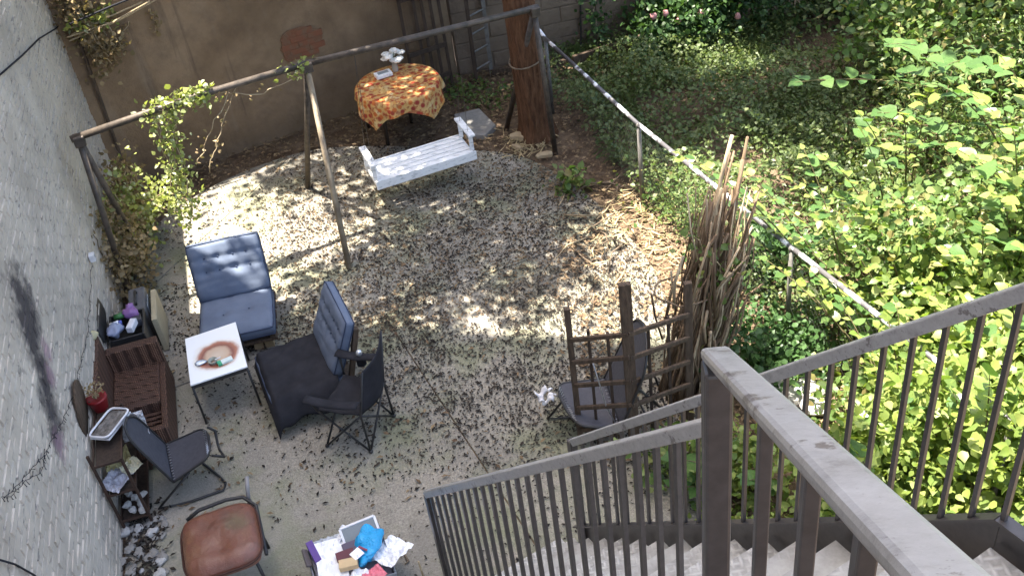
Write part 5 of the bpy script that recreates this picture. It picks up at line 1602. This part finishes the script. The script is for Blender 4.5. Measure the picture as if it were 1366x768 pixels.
# rubble by the wall near the bottom edge
for i in range(46):
    q = (random.uniform(164, 222), random.uniform(690, 775))
    g = G(*q)
    s = random.uniform(.012, .04)
    o = MB().ball(g + V(0, 0, s * .5), (s * 1.3, s, s * .7), 8, 5, .8, Matrix.Rotation(i, 3, 'Z'), .5, i).build('rubble_piece', MT['stone_pale'] if i % 4 == 0 else MT['stone_grey'], None, False, origin=g)
    tag(o, 'small rubble piece lying at the foot of the white wall', 'rubble', 'rubble at the foot of the white wall')
P = [(lambda g: (g.x, g.y, .008 + random.random() * .03))(G(random.gauss(192, 16), random.uniform(665, 790))) for _ in range(420)]
tag(cards('leaf_debris', MT['litter_dark'], P, RNG.uniform(.03, .07, len(P)), CURL, .75, kind='stuff', origin=P[0]), 'dark leaf debris heaped along the foot of the white wall', 'leaf debris')

# vines
def vine(name, label, mat, curves, n, size, spread, stem='pale_twig', tm=LEAF4, up=.3, sr=.005, cat='vine', hang=.0):
    o0 = Vector(curves[0][0])
    t = thing(name, label, cat, o0)
    P = []
    tot = len(curves)
    for c in curves:
        c = [Vector(p) for p in c]
        pts = []
        for i in range(len(c) - 1):
            for k in range(6):
                pts.append(c[i].lerp(c[i + 1], k / 6) + V(random.gauss(0, 1), random.gauss(0, 1), random.gauss(0, 1)) * spread * .25)
        pts.append(c[-1])
        MB().tube(pts, sr, 5).build('vine_stem', MT[stem], t, True)
        for _ in range(n // tot):
            f = random.random() * (len(pts) - 1); i = int(f)
            p = pts[i].lerp(pts[min(i + 1, len(pts) - 1)], f - i)
            P.append(p + V(random.gauss(0, spread), random.gauss(0, spread), random.gauss(0, spread) - hang * random.random()))
    cards('foliage', mat, P, RNG.uniform(size * .6, size * 1.3, len(P)), tm, up, t)
    return t
bar = lambda s: AP[0] + (AP[1] - AP[0]) * s
vine('ivy_vine', 'green and white ivy wound along the swing bar and hanging below it', MT['ivy'],
     [[bar(.28), bar(.4) + V(0, 0, .05), bar(.56)], [bar(.36), bar(.34) + V(0, 0, -.35), bar(.3) + V(0, .1, -.85)], [bar(.4), bar(.37) + V(0, 0, -.3), bar(.33) + V(.05, 0, -.9), bar(.3) + V(0, 0, -1.3)], [bar(.32), bar(.3) + V(0, 0, -.5), bar(.27) + V(0, .05, -1.2)]], 620, .048, .06)
vine('stalk_climber', 'green climber leaves tangled through the upper part of the stalk bundle', MT['shrub_mid'], [[V(1.45, 6.3, .3), V(1.5, 6.25, .9), V(1.62, 6.3, 1.5)], [V(1.6, 6.4, .9), V(1.55, 6.2, 1.35), V(1.4, 6.3, 1.55)]], 150, .06, .09)
vine('ivy_tuft', 'bright leafy ivy tuft on top of the swing bar', MT['ivy'], [[bar(.42), bar(.5) + V(0, 0, .05), bar(.56)]], 170, .06, .05)
vine('bare_vine', 'bare dry vine stems sagging from the swing bar', MT['dry_vine'], [[bar(.66), bar(.5) + V(0, 0, -.4), bar(.4) + V(0, .1, -.7)], [bar(.68), bar(.52) + V(0, .05, -.5), bar(.4) + V(.1, .1, -.8)], [bar(.6), bar(.75) + V(0, 0, -.15), bar(.95) + V(0, 0, -.1)]], 60, .04, .04)
vine('dry_vine', 'few dry leaves clinging to the swing bar next to the middle legs', MT['ivy'], [[bar(.88), bar(.94) + V(0, 0, -.03), bar(1.0) + V(0, 0, .02)]], 60, .05, .05)
gA, gB = G(196, 330), G(165, 330)
vine('climbing_vine', 'yellow green climbing vine between the white wall and the sunlit paving', MT['ivy'],
     [[V(-3.92, 9.9, GZ), V(-3.85, 9.75, .5), bar(.3) + V(0, .1, -1.2), bar(.3) + V(0, 0, -.8)], [V(-4.0, 9.5, GZ), V(-3.9, 9.6, .6), V(-3.75, 9.6, 1.0)], [V(-3.9, 9.2, GZ), V(-3.95, 9.2, .5), V(-3.85, 9.35, .9)], [V(-3.8, 9.75, GZ), V(-3.75, 9.7, .6), bar(.27) + V(0, .05, -.9)]], 1100, .055, .1)
crv = []
for k in range(16):
    s = random.uniform(3.3, 5.4)
    b = wq(s, GZ, random.uniform(.03, .3))
    crv.append([b, b + V(.03, 0, .45) + V(random.gauss(0, .05), random.gauss(0, .05), 0), b + V(random.uniform(-.02, .15), random.uniform(-.2, .2), random.uniform(.6, 1.0))])
vine('dry_vine_heap', 'tangled brown dry vine heap against the white wall beyond the grey case', MT['dry_vine'], crv, 2600, .055, .085, 'twig')
crv = []
for k in range(9):
    b = wq(S_FAR - .14 - .06 * (k % 3), 2.0 + .09 * k, .1 + .06 * (k % 4))
    crv.append([b, b + V(.12, -.05, -.12), b + V(.18 + .02 * k, -.04, -.45 - .06 * k)])
vine('corner_vine', 'dry vine mass hanging in the upper corner between the white and brown walls', MT['dry_vine'], crv, 1100, .055, .08)
vine('corner_ivy', 'pale green ivy leaves topping the dry vine in the corner', MT['ivy'], [[bp(95, 28, .15), bp(130, 22, .15), bp(150, 12, .15)], [bp(95, 35, .2), bp(120, 30, .2), bp(145, 30, .2)]], 150, .07, .05)
vine('wall_vine', 'thin vine strand hanging on the brown wall below the cables', MT['dry_vine'], [[bp(172, 30, .06), bp(158, 55, .06), bp(150, 70, .06), bp(155, 82, .06)], [bp(200, 12, .06), bp(206, 30, .06), bp(208, 42, .06)], [bp(168, 60, .06), bp(140, 80, .06)]], 110, .05, .035, sr=.006)
vine('wall_plant', 'green climbing plant on the stone wall right of the tree', MT['shrub_dark'], [[V(1.55, 12.75, .1), V(1.6, 12.8, .6), V(1.7, 12.8, 1.2)], [V(2.3, 12.8, .0), V(2.25, 12.8, .6), V(2.2, 12.8, 1.3)]], 420, .07, .11)
# timber boards in the corner behind the vine
for i, (s, w) in enumerate(((S_FAR - .07, .07), (S_FAR - .17, .05))):
    p = wq(s, 0, .06 + .05 * i)
    o = MB().beam(V(p.x, p.y, GZ), V(p.x - .02 + .1 * i, p.y - .04, 2.3 - .3 * i), w, .03).build('timber_post', MT['wood_old'], None, bevel=.004, origin=(p.x, p.y, GZ))
    tag(o, ('brown timber post in the corner between the white and brown walls', 'narrow timber batten beside the corner timber post')[i], 'post')
# cables
def cable(name, lab, pts, r, mat, cat='cable'):
    o = MB().tube(pts, r, 6).build(name, mat, None, True, origin=pts[0])
    return tag(o, lab, cat)
wpl = lambda x, y, o=.02: onplane(x, y, WALL0 + WN * o, WN)
cable('black_cable', 'sagging black cable fixed across the white painted wall', [wpl(0, 100), wpl(30, 74), wpl(52, 52), wpl(75, 38), wpl(95, 17)], .008, MT['black_cloth'])
cc_ = [((92, 33), (150, 8), (180, -4)), ((90, 50), (150, 30), (200, 2)), ((92, 55), (160, 27), (215, -4)), ((95, 47), (140, 25), (190, 3))]
for i, cs in enumerate(cc_):
    cable('overhead_cable', ('black cable crossing the top left corner', 'pale cable sagging below the black one at top left', 'lowest pale cable running to the top left corner', 'thin pale cable between the others at top left')[i],
          [bp(x, y, .3 - .04 * i) for x, y in cs], .011 if i == 0 else .009, MT['black_cloth'] if i == 0 else MT['pale_twig'])
def light_string(lab, qs):
    P = []
    for i in range(len(qs) - 1):
        for k in range(6):
            t = k / 6; x = qs[i][0] * (1 - t) + qs[i + 1][0] * t; y = qs[i][1] * (1 - t) + qs[i + 1][1] * t
            P.append(wpl(x + math.sin(len(P) * 1.9) * 1.3, y, .025))
    t = thing('string_lights', lab, 'string lights', P[0])
    MB().tube(P, .0022, 5).build('wire', MT['black_cloth'], t, True)
    for k, p in enumerate(P):
        a = random.uniform(0, 6.28)
        d = WDIR * math.cos(a) + V(0, 0, 1) * math.sin(a) * .8 + WN * .3
        MB().tube([p, p + d * random.uniform(.02, .045)], [.0015, .003], 5).build('bulb', MT['black_cloth'], t)
light_string('string of dark unlit fairy lights hanging down the white wall to its lowest point', [(122, 345), (120, 400), (116, 450), (106, 490), (96, 530), (84, 560), (70, 585)])
light_string('string of dark unlit fairy lights running across the wall to the left edge', [(72, 580), (60, 605), (45, 622), (25, 645), (2, 668)])
light_string('second looped run of fairy lights just below the first at the left edge', [(62, 600), (55, 630), (35, 640), (14, 662), (0, 662)])
ob = wpl(123, 343, .04)
t = thing('wall_socket', 'small white electrical box on the wall above the black tub', 'socket', ob)
MB().box(ob, (.07, .05, .07), Rw).build('box', WP, t, bevel=.004)
MB().box(ob + WN * .027 + V(0, 0, .01), (.03, .006, .03), Rw).build('cover', flat('socket_grey', (.35, .35, .36)), t)
cable('wall_wire', 'thin dark wire low on the white wall at the bottom left corner', [wpl(-4, 745), wpl(20, 752), wpl(45, 766), wpl(60, 778)], .006, MT['black_cloth'])
